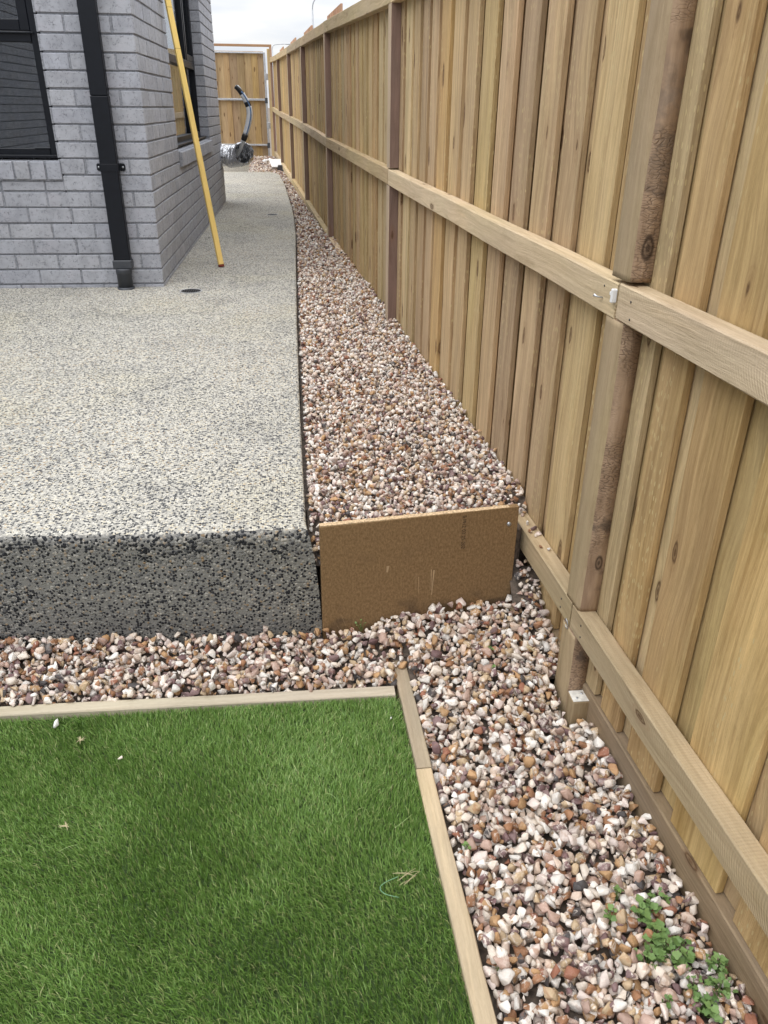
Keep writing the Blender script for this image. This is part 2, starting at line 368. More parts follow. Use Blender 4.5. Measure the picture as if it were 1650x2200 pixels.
M_paling = wood('treated_pine_paling', (0.63, 0.44, 0.205), (0.31, 0.19, 0.072), flecks=0.9, grey=0.08, hue=0.018, bump=0.5)
M_rail = wood('treated_pine_rail', (0.60, 0.46, 0.275), (0.39, 0.28, 0.15), axis='Y', flecks=0.15, grey=0.12, saw=0.28, knots=0.7, hue=0.01)
M_plinth = wood('treated_pine_plinth', (0.43, 0.30, 0.18), (0.26, 0.17, 0.095), axis='Y', grey=0.2, knots=0.6)
M_post_front = wood('post_sawn_face', (0.555, 0.42, 0.265), (0.39, 0.285, 0.17), grey=0.06, saw=0.0, knots=0, hue=0.008, bump=.5)
KX1, KZ1, KX2, KZ2 = 0.030, 0.745, 0.034, 0.04
def mat_post_bark():
    t = NT('post_checked_face'); p = t.obj(); r = t.rnd(); x, y, z = t.sepx(p)
    o = t.math('MULTIPLY', r, 23.0)
    n1 = t.noise(t.comb(x, t.math('ADD', y, o), t.math('MULTIPLY', z, 0.12)), 45, 4, 0.6)
    c = t.mix(t.step(n1, 0.3, 0.7), (0.28, 0.17, 0.092), (0.45, 0.295, 0.17))
    big = t.noise(t.comb(x, o, z), 6, 3, 0.6)
    # small square checks of a bark-side face, strongest in patches
    zz = t.math('ADD', t.math('MULTIPLY', z, 1.0), t.math('MULTIPLY', t.noise(t.comb(x, o, z), 25, 2), 0.02))
    ck = t.voro(t.comb(t.math('MULTIPLY', x, 60), o, t.math('MULTIPLY', zz, 190)), 1.0, 'DISTANCE_TO_EDGE')
    crack = t.math('SUBTRACT', 1.0, t.step(ck.outputs['Distance'], 0.02, 0.10))
    crack = t.math('MULTIPLY', crack, t.step(big, 0.40, 0.60))
    c = t.mix(t.math('MULTIPLY', crack, 0.45), c, (0.055, 0.032, 0.022))
    c = t.mix(t.math('MULTIPLY', t.step(t.noise(t.comb(x, o, z), 13, 3, .6), 0.60, 0.74), 0.7), c, (0.075, 0.055, 0.045))
    kv = t.voro(t.comb(t.math('MULTIPLY', x, 9.0), o, t.math('MULTIPLY', z, 2.6)), 1.0); kd = kv.outputs['Distance']
    c = t.mix(t.math('MULTIPLY', t.math('SUBTRACT', 1.0, t.step(kd, 0.10, 0.16)), t.math('MULTIPLY_ADD', t.math('SINE', t.math('MULTIPLY', kd, 90)), .3, .55)), c, (0.06, 0.032, 0.02))
    for (kx, kz, rx, rz) in ((KX1, KZ1, .0125, .027), (KX2, KZ2, .010, .022)):
        a_ = t.math('DIVIDE', t.math('SUBTRACT', t.math('ADD', x, t.math('MULTIPLY', t.math('SUBTRACT', n1, .5), .006)), kx), rx); b_ = t.math('DIVIDE', t.math('SUBTRACT', z, kz), rz)
        q = t.math('SQRT', t.math('ADD', t.math('MULTIPLY', a_, a_), t.math('MULTIPLY', b_, b_)))
        ringk = t.math('MULTIPLY_ADD', t.math('SINE', t.math('MULTIPLY', q, 11.0)), .22, .62)
        c = t.mix(t.math('MULTIPLY', t.math('SUBTRACT', 1.0, t.step(q, .85, 1.1)), ringk), c, (0.05, 0.028, 0.018))
    bark = t.math('MULTIPLY', t.math('SUBTRACT', 1.0, t.step(t.math('ABSOLUTE', t.math('SUBTRACT', z, 0.965)), 0.05, 0.14)), t.step(t.noise(t.comb(x, o, z), 22, 4, .7), .35, .6))
    c = t.mix(t.math('MULTIPLY', bark, .5), c, (0.16, 0.125, 0.095))
    c = t.hsv(c, 0.5, 0.85, t.math('MULTIPLY_ADD', r, 0.2, 0.85))
    h = t.math('SUBTRACT', n1, t.math('MULTIPLY', crack, 0.8))
    return t.finish(c, 0.8, 0, t.bump(h, 0.55, 0.005), 0.25)
M_post_near = mat_post_bark()
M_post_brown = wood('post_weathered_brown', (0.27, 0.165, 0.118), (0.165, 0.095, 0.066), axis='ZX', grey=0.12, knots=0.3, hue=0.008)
M_edge = wood('edging_pine', (0.50, 0.385, 0.235), (0.34, 0.245, 0.145), axis='YX', grey=0.22, knots=0.45, hue=0.008, streak=.9)
M_edge_grey = wood('edging_weathered', (0.53, 0.41, 0.265), (0.38, 0.28, 0.17), axis='YX', grey=0.25, knots=0.3, hue=0.008)
M_edge_front = wood('edging_bleached', (0.66, 0.585, 0.455), (0.50, 0.42, 0.31), axis='XY', grey=0.25, knots=0, hue=0.006)
M_gate_board = wood('gate_board', (0.47, 0.325, 0.155), (0.27, 0.165, 0.07), axis='ZX', grey=0.0, knots=1.2, hue=0.012)
M_orange_pine = wood('orange_pine', (0.55, 0.30, 0.16), (0.42, 0.22, 0.11), axis='X', knots=0, hue=0.01)
M_paling_new = wood('raw_paling_top', (0.58, 0.34, 0.21), (0.42, 0.23, 0.135), knots=0, hue=0.01)
M_galv = plain('galvanised_steel', (0.55, 0.57, 0.60), 0.4, 0.85, 40)
M_white = plain('white_plastic', (0.78, 0.78, 0.78), 0.4, 0, 20, 0.05)
M_black = plain('black_powdercoat', (0.0045, 0.0062, 0.0105), 0.42, 0, 30, 0.1, 0.3)
M_pvc = plain('charcoal_pvc', (0.045, 0.05, 0.06), 0.5, 0, 15, 0.15)
M_rubber = plain('black_tape', (0.012, 0.012, 0.014), 0.45, 0, 30)
M_lamp = plain('grey_lamp_steel', (0.38, 0.40, 0.43), 0.5, 0.2, 2)

def mat_brick(name, base):
    t = NT(name); r = t.rnd(); p = t.vec('ADD', t.obj(), t.comb(t.math('MULTIPLY', r, 31.0), t.math('MULTIPLY', r, 57.0), t.math('MULTIPLY', r, 13.0)))
    x, y, z = t.sepx(p)
    n = t.noise(p, 14, 3, 0.6)
    c = t.mix(t.step(n, 0.3, 0.7), tuple(b * 0.88 for b in base), tuple(b * 1.10 for b in base))
    # wire-cut drag marks: short dark crescents
    q = t.comb(x, y, t.math('MULTIPLY', z, 0.62))
    v = t.voro(t.vec('ADD', q, t.vec('SCALE', t.noise(p, 80, 2, color=True), scale=0.012)), 105, 'DISTANCE_TO_EDGE')
    ck = t.math('MULTIPLY', t.math('SUBTRACT', 1.0, t.step(v.outputs['Distance'], 0.01, 0.09)), t.step(t.noise(p, 62, 3, 0.6), 0.50, 0.60))
    c = t.mix(t.math('MULTIPLY', ck, 0.72), c, tuple(b * 0.28 for b in base))
    sp_ = t.noise(p, 300, 2, 0.7)
    c = t.mix(t.math('MULTIPLY', t.step(sp_, 0.62, 0.75), 0.35), c, tuple(min(1, b * 1.45) for b in base))
    c = t.mix(t.math('MULTIPLY', t.step(t.noise(p, 7, 3, .6), 0.52, 0.72), 0.16), c, (base[0] * 0.95, base[1] * 0.80, base[2] * 0.80))
    c = t.hsv(c, 0.5, t.math('MULTIPLY_ADD', t.math('FRACT', t.math('MULTIPLY', r, 5.7)), 0.35, 0.82), t.math('MULTIPLY_ADD', t.math('FRACT', t.math('MULTIPLY', r, 13.1)), 0.12, 0.94))
    h = t.math('SUBTRACT', t.math('MULTIPLY', sp_, 0.5), ck)
    return t.finish(c, 0.75, 0, t.bump(h, 0.5, 0.003), 0.3)
M_brick = mat_brick('grey_face_brick', (0.372, 0.384, 0.422))
M_mortar = plain('grey_mortar', (0.24, 0.25, 0.275), 0.95, nscale=120, namt=0.3)

def mat_glass(name, refl):
    t = NT(name)
    tr = t.n('ShaderNodeBsdfTransparent'); tr.inputs[0].default_value = (0.72, 0.75, 0.76, 1)
    gl = t.n('ShaderNodeBsdfGlossy'); gl.inputs['Roughness'].default_value = 0.008; gl.inputs[0].default_value = (0.95, 0.97, 1, 1)
    fr = t.n('ShaderNodeFresnel'); fr.inputs['IOR'].default_value = 1.55
    f = t.math('MULTIPLY', fr.outputs[0], refl, clamp=True)
    mx_ = t.n('ShaderNodeMixShader'); t.set(mx_.inputs[0], f); t.t.links.new(tr.outputs[0], mx_.inputs[1]); t.t.links.new(gl.outputs[0], mx_.inputs[2])
    t.t.links.new(mx_.outputs[0], t.out.inputs[0]); return t.mat
M_glass = mat_glass('window_glass', 3.2); M_glass_side = mat_glass('side_window_glass', 0.8)

# ------------------------------------------------------------------ ground
g = 900.0
tag(link('ground', mesh('ground', [(-g, -g, -.46), (g, -g, -.46), (g, g, -.46), (-g, g, -.46)], [(0, 1, 2, 3)]), M_ground), 'bare brown ground around the house and fences', None, None, 'structure')

# concrete slab / path: one solid with a rounded front edge
def build_slab():
    prof = [(1.806, -0.46), (1.803, -0.30), (1.800, -0.20), (1.799, -0.13), (1.798, -0.08), (1.797, -0.035), (1.799, -0.016), (1.806, -0.006), (1.818, -0.001), (1.84, 0.0)]
    ysr = [p[0] for p in prof] + list(np.arange(1.95, 13.4, 0.25)) + [13.5, 13.6, 13.7]
    xs = np.concatenate([np.linspace(-3.29, -1.3, 14), np.linspace(-1.26, -0.03, 110), [-0.012, -0.004, 0.0]])
    v = []; f = []; mi = []
    nx = len(xs)
    for j, y in enumerate(ysr):
        zt = prof[j][1] if j < len(prof) else path_z(y)
        ex = edge_x(y)
        for i, x in enumerate(xs):
            xx = x if i < nx - 3 else x
            X = -3.29 + (x + 3.29) * (ex + 3.29) / 3.29
            Y = y
            if j < len(prof): Y += 0.030 * max(0, min(1, (-X - 0.30) / 0.6)) * 1.0 + 0.006 * (float(fnoise(X, 0, 3, 3)) - 0.5) + (0.007 * (float(fnoise(X, j, 9, 4)) - .5) + 0.004 * (float(fnoise(X, j, 40, 6)) - .5) if 3 < j < 9 else 0)
            Z = zt + ((0.006 * (float(fnoise(X, 0, 7, 14)) - .6) + 0.003 * (float(fnoise(X, 0, 45, 16)) - .5)) * (1, 1, 1, 1, 1, 1, 1, .8, .5, 0)[j] if j < len(prof) else 0)
            X += 0.034 * max(0.0, min(1.0, -zt / 0.24)) ** 0.6 * (0.92 + .16 * float(fnoise(j, 3, .9, 2))) * max(0.0, 1 - (xs[-1] - x) / 0.12) if j < len(prof) else 0.0
            if j >= len(prof) and i >= nx - 1: Z -= 0.006
            if j == len(prof) - 1 and i == nx - 1: Z -= 0.006
            v.append((X, Y, Z))
    for j in range(len(ysr) - 1):
        for i in range(nx - 1):
            a = j * nx + i; f.append((a, a + 1, a + nx + 1, a + nx)); mi.append(1 if j < len(prof) - 3 else 0)
    top_n = len(v)
    # right side skirt
    for j in range(len(prof) - 3, len(ysr)):
        a = v[j * nx + nx - 1]; v.append((a[0] + 0.004 + 0.036 * max(0, 1 - (a[1] - 1.8) / .35), a[1], -0.46))
    base = top_n
    for k in range(len(ysr) - (len(prof) - 3) - 1):
        j = k + len(prof) - 3
        f.append((j * nx + nx - 1, base + k, base + k + 1, (j + 1) * nx + nx - 1)); mi.append(1)
    # the end of the path that runs on to the gate along the house
    e = len(v)
    ex0 = -0.79; y0, y1 = 13.7, 17.9
    for y in np.linspace(y0, y1, 8):
        xe = -0.79 - 0.09 * (y - y0) / (y1 - y0)
        v += [(-3.29, y, path_z(y)), (xe, y, path_z(y)), (xe, y, -0.3)]
    for k in range(7):
        a = e + k * 3
        f += [(a, a + 1, a + 4, a + 3), (a + 1, a + 2, a + 5, a + 4)]; mi += [0, 1]
    b = len(v); v += [(-0.79, 13.7, path_z(13.7)), (-0.43, 13.7, path_z(13.7)), (-0.43, 13.7, -0.3), (-0.79, 13.7, -0.3)]
    f.append((b + 1, b, b + 3, b + 2)); mi.append(1)
    me = mesh('concrete_slab', v, f, True); me.polygons.foreach_set('material_index', mi)
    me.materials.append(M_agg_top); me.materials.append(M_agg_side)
    return tag(link('concrete_slab', me), 'raised exposed aggregate concrete slab running along the brick house as a path', None, None, 'structure')
build_slab()

# ------------------------------------------------------------------ house
house = tag(empty('brick_house', (HX, HY, 0)), 'grey brick house with black window frames on the left of the path', 'house')
CH, BH = 0.086, 0.076
Z0 = 0.025                                             # first full bed joint
bricks = []                                            # (cx, cy, cz, sx, sy, sz)
def brick_rects(u0, u1, z0, z1, holes, first_header, k):
    """stretcher bond along u from the corner u0"""
    out = []
    u = u0; L = 0.11 if first_header else 0.23; start = None
    while u < u1 - 0.02:
        e = min(u + L, u1)
        segs = [(u if start is None else start, e)]; start = None
        for (a, b, c, d) in holes:
            if z0 + 0.02 >= c and z1 - 0.02 <= d:
                ns = []
                for (p, q) in segs:
                    if q <= a or p >= b: ns.append((max(p, b) if 0 < p - b < 0.03 else p, q))
                    else:
                        if p < a - 0.03: ns.append((p, a))
                        elif p < a and out: out[-1] = (out[-1][0], a)
                        if q > b + 0.03: ns.append((b, q))
                        elif q > b: start = b
                segs = ns
        out += segs
        u = e + 0.01; L = 0.23
    return out
WTOP = 2.5
FW = dict(x0=-2.75, x1=-1.325, z0=0.709, z1=2.1)        # front window opening
SW = dict(y0=6.17, y1=8.46, z0=0.70, z1=2.1)            # side window opening
courses = [(-0.035, 0.015)] + [(Z0 + i * CH, Z0 + i * CH + BH) for i in range(29)]
perps = MB()
TH = 0.11
for k, (z0, z1) in enumerate(courses):
    hdr = (k % 2 == 0)
    # front wall, u runs left from the corner
    for (a, b) in brick_rects(0.0, 2.46, z0, z1, [(HX - FW['x1'], HX - FW['x0'], 0.557, FW['z1'])], hdr, k):
        bricks.append(((HX - (a + b) / 2, HY + TH / 2, (z0 + z1) / 2), (b - a, TH, z1 - z0), 'front'))
        perps.box(HX - b - 0.0101, HX - b + 0.0001, HY + 0.0025, HY + TH - 0.002, z0 - 0.0015, z1 + 0.001, 0.0004)
    # side wall, u runs away from the corner
    for (a, b) in brick_rects(0.0, HL, z0, z1, [(SW['y0'] - HY, SW['y1'] - HY, 0.585, SW['z1'])], not hdr, k):
        if a == 0.0: a = TH + 0.0 if False else a
        bricks.append(((HX - TH / 2, HY + (a + b) / 2, (z0 + z1) / 2), (TH, b - a, z1 - z0), 'side'))
        perps.box(HX - TH + 0.002, HX - 0.0025, HY + b - 0.0001, HY + b + 0.0101, z0 - 0.0015, z1 + 0.001, 0.0004)
# the corner is shared: drop the overlap by shortening one leaf per course
fixed = []
for (c, s, w) in bricks:
    c = list(c); s = list(s)
    if w == 'front' and abs(c[0] + s[0] / 2 - HX) < 0.002:
        if s[0] < 0.12: continue                       # header end is the end of the side stretcher
    if w == 'side' and abs(c[1] - s[1] / 2 - HY) < 0.002 and s[1] < 0.12: continue   # end of the front stretcher
    fixed.append((c, s, w))
bricks = fixed
# rowlock sills
x = FW['x1'] - 0.002
while x > FW['x0'] + 0.02:
    bricks.append(([x - 0.038, HY + TH / 2 - 0.006, 0.652], [0.076, TH + 0.012, 0.105], 'sill')); x -= 0.0865
for i in range(6):
    bricks.append(([FW['x1'] - (0.05 if i == 0 else 0.225 + (i - 1) * 0.24), HY + TH / 2, 0.5655], [0.10 if i == 0 else 0.23, TH, 0.047], 'front'))
y = SW['y0'] + 0.003
while y < SW['y1'] - 0.02:
    bricks.append(([HX - TH / 2 + 0.012, y + 0.038, 0.645], [TH + 0.024, 0.076, 0.11], 'sidesill')); y += 0.0865
sm_ = MB(); sm_.box(FW['x0'], FW['x1'], HY - .0035, HY + TH - .01, .592, .698, .001); sm_.obj('sill_mortar', M_mortar, house, loc=(-HX, -HY, 0))
sm_ = MB(); sm_.box(HX - TH + .01, HX + .006, SW['y0'] + .002, SW['y1'] - .002, .586, .688, .001)
sm_.obj('sill_mortar', M_mortar, house, loc=(-HX, -HY, 0))
# brick meshes
def brick_vf(c, s, sill=None):
    v, f = cbox(-s[0] / 2, s[0] / 2, -s[1] / 2, s[1] / 2, -s[2] / 2, s[2] / 2, 0.0028)
    v = np.array(v)
    if sill == 'sidesill': v[:, 2] -= np.where(v[:, 2] > 0, (v[:, 0] + s[0] / 2) * 0.12, 0)
    if sill == 'sill': v[:, 2] -= np.where(v[:, 2] > 0, (s[1] / 2 - v[:, 1]) * 0.10, 0)
    return v, f
cents = np.array([b[0] for b in bricks]); pr = project(cents)
area = np.array([max(s) * s[2] for (_, s, _) in bricks]) / np.maximum(pr[:, 2], 0.1) ** 2
inframe = (pr[:, 0] > -60) & (pr[:, 0] < 1700) & (pr[:, 1] > -60) & (pr[:, 2] > 0)
order = np.argsort(-(area * inframe))
named = set(order[:300].tolist())
cache = {}; stuffb = MB(); stuff_r = []
for i, (c, s, w) in enumerate(bricks):
    jit = rng.normal(0, 0.0009, 3)
    if i in named:
        key = tuple(round(a, 3) for a in s) + (w if 'sill' in w else '',)
        if key not in cache:
            v, f = brick_vf(c, s, w); cache[key] = mesh('brick', v, f); cache[key].materials.append(M_brick)
        o = link('brick', cache[key], None, house, (c[0] - HX + jit[0], c[1] - HY + jit[1], c[2] + jit[2] * 0.6), (rng.normal(0, 0.003), 0, rng.normal(0, 0.003)))
    else:
        v, f = brick_vf(c, s, w); stuffb.add((v + np.array([c[0] - HX, c[1] - HY, c[2]]), f)); stuff_r += [float(rng.random())] * len(v)
# wing of the house that turns the corner of the patio out of frame on the left (mirrored in the front window)
for k, (z0, z1) in enumerate(courses[:30]):
    u = HY - 0.12 - (0.12 if k % 2 else 0)
    while u > -3.4:
        v, f = cbox(-3.4, -3.29, u - 0.23, u, z0, z1, 0.0028)
        v = np.array(v) - np.array([HX, HY, 0]); stuffb.add((v, f)); stuff_r += [float(rng.random())] * len(v); u -= 0.24
me = stuffb.mesh('brick'); a = me.attributes.new('rnd', 'FLOAT', 'POINT'); a.data.foreach_set('value', stuff_r)
sb = link('brick', me, M_brick, house); sb['kind'] = 'stuff'
pm = perps.obj('mortar_joint', M_mortar, house, loc=(-HX, -HY, 0)); pm['kind'] = 'stuff'
# mortar core: walls set back behind the brick faces
w = MB(); RC = 0.0075
def wall_core(axis):
    if axis == 'front':
        B = lambda x0, x1, z0, z1: w.box(x0, x1, HY + RC, HY + TH - 0.004, z0, z1, 0.001)
        B(-3.3, FW['x0'] - .006, -0.05, WTOP); B(FW['x1'] + .006, HX - RC, -0.05, WTOP); B(FW['x0'], FW['x1'], -0.05, FW['z0'] - 0.02); B(FW['x0'], FW['x1'], FW['z1'], WTOP)
    else:
        B = lambda y0, y1, z0, z1: w.box(HX - TH + 0.004, HX - RC, y0, y1, z0, z1, 0.001)
        B(HY + TH - 0.003, SW['y0'] - .006, -0.05, WTOP); B(SW['y1'] + .006, HY + HL - RC, -0.05, WTOP); B(SW['y0'], SW['y1'], -0.05, SW['z0'] - 0.02); B(SW['y0'], SW['y1'], SW['z1'], WTOP)
wall_core('front'); wall_core('side')
w.box(-3.40, -3.30, -3.4, HY + 0.1, -0.05, WTOP, 0.001)
w.box(-6.0, HX - RC, HY + HL - 0.10, HY + HL - 0.01, -0.05, WTOP, 0.001)
w.obj('wall', M_mortar, house, loc=(-HX, -HY, 0))
rm = MB()
rm.box(-6.0, HX - 0.12, HY + 0.12, HY + HL - 0.11, WTOP - 0.02, WTOP + 0.06, 0.001)
rm.box(-6.0, HX - 0.12, HY + 0.12, HY + HL - 0.11, 0.06, 0.10, 0.001)
rm.box(-6.02, -5.95, HY + 0.1, HY + HL - 0.1, 0.0, WTOP, 0.001)
rm.obj('interior_shell', plain('interior_paint', (0.20, 0.195, 0.185), 0.9, nscale=3), house, loc=(-HX, -HY, 0))

# front window
fw = MB(); yf = HY + 0.035; yb = HY + 0.085
fx0, fx1, fz0, fz1 = FW['x0'], FW['x1'] - 0.002, 0.712, FW['z1']
fw.box(fx1 - 0.05, fx1, yf, yb, fz0, fz1, .003); fw.box(fx0, fx0 + 0.05, yf, yb, fz0, fz1, .003)
fw.box(fx0 + 0.0501, fx1 - 0.0501, yf, yb, fz0, fz0 + 0.045, .003); fw.box(fx0 + 0.0501, fx1 - 0.0501, yf, yb, fz1 - 0.05, fz1, .003)
fw.box(fx0 + 0.0501, fx1 - 0.0501, yf - 0.004, yb, 1.268, 1.318, .003)
fw.box(fx0 + 0.01, fx1 + 0.004, HY + 0.012, yf - 0.001, fz0 - 0.002, fz0 + 0.012, .002)
fo = fw.obj('window', M_black, house, loc=(-HX, -HY, 0))
s = MB()
sx1 = fx1 - 0.052; sx0 = -2.05
s.box(sx1 - 0.05, sx1, yf + .006, yb - .01, 1.320, fz1 - .052, .003); s.box(sx0, sx0 + .05, yf + .006, yb - .01, 1.320, fz1 - .052, .003)
s.box(sx0 + .0501, sx1 - .0501, yf + .006, yb - .01, 1.320, 1.372, .003); s.box(sx0 + .0501, sx1 - .0501, yf + .006, yb - .01, fz1 - .10, fz1 - .052, .003)
s.box(sx0 - 0.15, sx1 + .02, yf - 0.018, yf - .0045, 1.306, 1.314, .002)
s.box(-1.78, -1.72, yf - 0.01, yf + .005, 1.33, 1.352, .003)
s.obj('sash', M_black, fo)
tr_ = MB(); tr_.box(-1.46, -1.375, yf - .006, yf + .008, fz0 + .045, fz0 + .0515, .001)
tr_.obj('sash_latch', M_pvc, fo)
for (a, b, c, d) in ((fx0 + .05, fx1 - .05, fz0 + .045, 1.268), (fx0 + .05, sx0, 1.318, fz1 - .05), (sx0 + .05, sx1 - .05, 1.372, fz1 - .10)):
    gm = MB(); gm.box(a - .004, b + .004, yf + .020, yf + .026, c - .004, d + .004, .0005); gm.obj('pane', M_glass, fo)
cv = MB(); cv.box(fx0, fx1, yb + .06, yb + .07, fz0, fz1, .001)  # flat dark sheet added behind the glass, standing for the dim room
cv.obj('dim_room_sheet', plain('dim_room_tone', (0.05, 0.05, 0.055), 0.8), fo)

# side window
sw = MB(); xf = HX - 0.085; xb = HX - 0.145
a0, a1, b0, b1 = SW['y0'] + .002, SW['y1'] - .002, 0.715, SW['z1']
sw.box(xb, xf, a0, a0 + .045, b0, b1, .003); sw.box(xb, xf, a1 - .045, a1, b0, b1, .003)
sw.box(xb, xf, a0 + .0451, a1 - .0451, b0, b0 + .045, .003); sw.box(xb, xf, a0 + .0451, a1 - .0451, b1 - .05, b1, .003)
sw.box(xb, xf + .006, a0 + .0451, a1 - .0451, 1.268, 1.322, .003)
sw.box(xb + .003, xf - .003, 7.84, 7.885, b0 + .0451, 1.2679, .003); sw.box(xb + .003, xf - .003, 7.84, 7.885, 1.3221, b1 - .0501, .003)
sw.box(xf + .001, HX - .03, a0, a1, b0 - .008, b0 + .006, .002)
so = sw.obj('window', M_black, house, loc=(-HX, -HY, 0))
s = MB(); ya, yb_ = 7.888, a1 - .047
s.box(xf - .03, xf + .003, ya, ya + .05, 1.325, b1 - .052, .003); s.box(xf - .03, xf + .003, yb_ - .05, yb_, 1.325, b1 - .052, .003)
s.box(xf - .03, xf + .003, ya + .0501, yb_ - .0501, 1.325, 1.375, .003); s.box(xf - .03, xf + .003, ya + .0501, yb_ - .0501, b1 - .10, b1 - .052, .003)
s.obj('sash', M_black, so)
for (a, b, c, d) in ((a0 + .045, 7.84, b0 + .045, 1.268), (7.885, a1 - .045, b0 + .045, 1.268), (a0 + .045, 7.84, 1.322, b1 - .05), (ya + .05, yb_ - .05, 1.375, b1 - .10)):
    gm = MB(); gm.box(xf - .034, xf - .028, a - .004, b + .004, c - .004, d + .004, .0005); gm.obj('pane', M_glass_side, so)
cu = []; cf = []; n = 260
for i in range(n):
    yy = a0 + (a1 - a0) * i / (n - 1); xx = xb - 0.09 + 0.016 * math.sin(i * 0.62) + 0.006 * math.sin(i * 0.21)
    cu += [(xx, yy, 0.3), (xx, yy, 2.2)]
for i in range(n - 1): cf.append((2 * i, 2 * i + 2, 2 * i + 3, 2 * i + 1))
link('curtain', mesh('curtain', cu, cf, True), plain('curtain_fabric', (0.80, 0.77, 0.70), 0.9), so)

# downpipe
dp = MB(); px0, px1 = -1.098, -1.003; py0, py1 = HY - 0.062, HY - 0.008
dp.box(px0, px1, py0, py1, 0.165, 1.02, .004); dp.box(px0 + .0012, px1 - .0012, py0 + .0012, py1 - .0012, 1.0205, WTOP, .004)
do = dp.obj('downpipe', M_black, house, loc=(-HX, -HY, 0))
b = MB(); b.box(px0 - .002, px1 + .002, py0 - .002, py1, 0.645, 0.684, .001)
for sx in (-1, 1):
    xc = px0 if sx < 0 else px1
    pts = [(xc + sx * .002, 0.645), (xc + sx * .024, 0.645), (xc + sx * .031, 0.652), (xc + sx * .031, 0.678), (xc + sx * .024, 0.684), (xc + sx * .002, 0.684)]
    v = [(p[0], HY - .006, p[1]) for p in pts] + [(p[0], HY - .002, p[1]) for p in pts]; nn = len(pts)
    f = [tuple(range(nn)) if sx < 0 else tuple(range(nn))[::-1], tuple(range(nn, 2 * nn))[::-1] if sx < 0 else tuple(range(nn, 2 * nn))] + [((i + 1) % nn, i, i + nn, (i + 1) % nn + nn) for i in range(nn)]
    b.add((v, f))
b.obj('bracket', M_black, do)
for sx in (-1, 1):
    xc = (px0 - .019) if sx < 0 else (px1 + .019)
    rv = MB(); rv.tube([(xc, HY - .012, .665), (xc, HY - .0055, .665)], [.0042, .0062], 10); rv.obj('rivet', M_galv, do, True)
b = MB(); b.box(px0 - .007, px1 + .007, py0 - .007, py1 + .004, 0.118, 0.166, .004); b.obj('adaptor', M_pvc, do)
b = MB(); cxp = (px0 + px1) / 2; cyp = (py0 + py1) / 2 - .012
b.tube([(cxp, cyp, .118), (cxp, cyp, .112), (cxp, cyp, .086), (cxp, cyp, .085), (cxp, cyp, -.01)], [.044, .0455, .0455, .0425, .0425], 28)
b.tube([(cxp, cyp, .012), (cxp, cyp, -.02)], [.049, .051], 28)
b.obj('outlet_pipe', M_pvc, do, True)

# ------------------------------------------------------------------ fence
fence = tag(empty('paling_fence', (Fx(8), 8, 0)), 'tall treated pine paling fence with three rails along the right of the gravel', 'fence')
OFF = (-Fx(8), -8.0, 0.0)
PY = [-1.10, 1.535, 4.19, 7.13, 9.55, 11.85, 14.55, 16.97]
MT = [0.66, 0.674, 0.709, 0.754, 0.818, 0.862, 0.909, 0.967]
LT = [-0.12, -0.097, -0.058, -0.02, 0.04, 0.09, 0.137, 0.195]
TT = [1.44, 1.452, 1.480, 1.568, 1.619, 1.665, 1.722, 1.787]
RH = 0.072; RD = 0.045
ang = math.atan(-0.07)
def railobj(y0, y1, z0, z1, h, name='rail', mat=M_rail, x_off=0.0, depth=RD):
    """timber along the fence line from y0 to y1, its top running from z0 to z1; local Y is its length"""
    L = (y1 - y0) / math.cos(ang)
    v = []; n = max(2, int(L / 0.12)); f = []
    sd = rng.integers(1e6); c = .003
    for i in range(n + 1):
        t = i / n; zz = (z1 - z0) * t + 0.0025 * (float(fnoise(t * L, 0, 2.2, sd)) - .5); wx = 0.004 * (float(fnoise(t * L, 5, 1.3, sd)) - .5)
        for (x, z) in ((c, 0), (depth - c, 0), (depth, -c), (depth, -h + c), (depth - c, -h), (c, -h), (0, -h + c), (0, -c)):
            e = 0.0009 * (float(fnoise(t * L * 9 + x * 50, z * 60, 3, sd + 5)) - .5)
            v.append((x + wx + e, t * L, z + zz + e))
    for i in range(n):
        for k in range(8):
            k2 = (k + 1) % 8; f.append((i * 8 + k2, i * 8 + k, (i + 1) * 8 + k, (i + 1) * 8 + k2))
    f.append(tuple(range(8))); f.append(tuple(n * 8 + k for k in range(8))[::-1])
    o = link(name, mesh(name, v, f), mat, fence, (Fx(y0) + x_off + OFF[0], y0 + OFF[1], z0))
    o.rotation_euler = (0, 0, -ang)
    return o
for i in range(len(PY) - 1):
    ga = 0.004 if i else 0
    for (T, h) in ((MT, RH), (LT, RH), (TT, 0.078)):
        dz = rng.normal(0, 0.0015)
        railobj(PY[i] + ga, PY[i + 1] - 0.0035, T[i] + dz - (0.005 if T is MT and i == 0 else 0), T[i + 1] + dz, h)
railobj(-1.1, 2.6, -0.318, -0.318, 0.16, 'plinth_board', M_plinth, 0.040, 0.036)
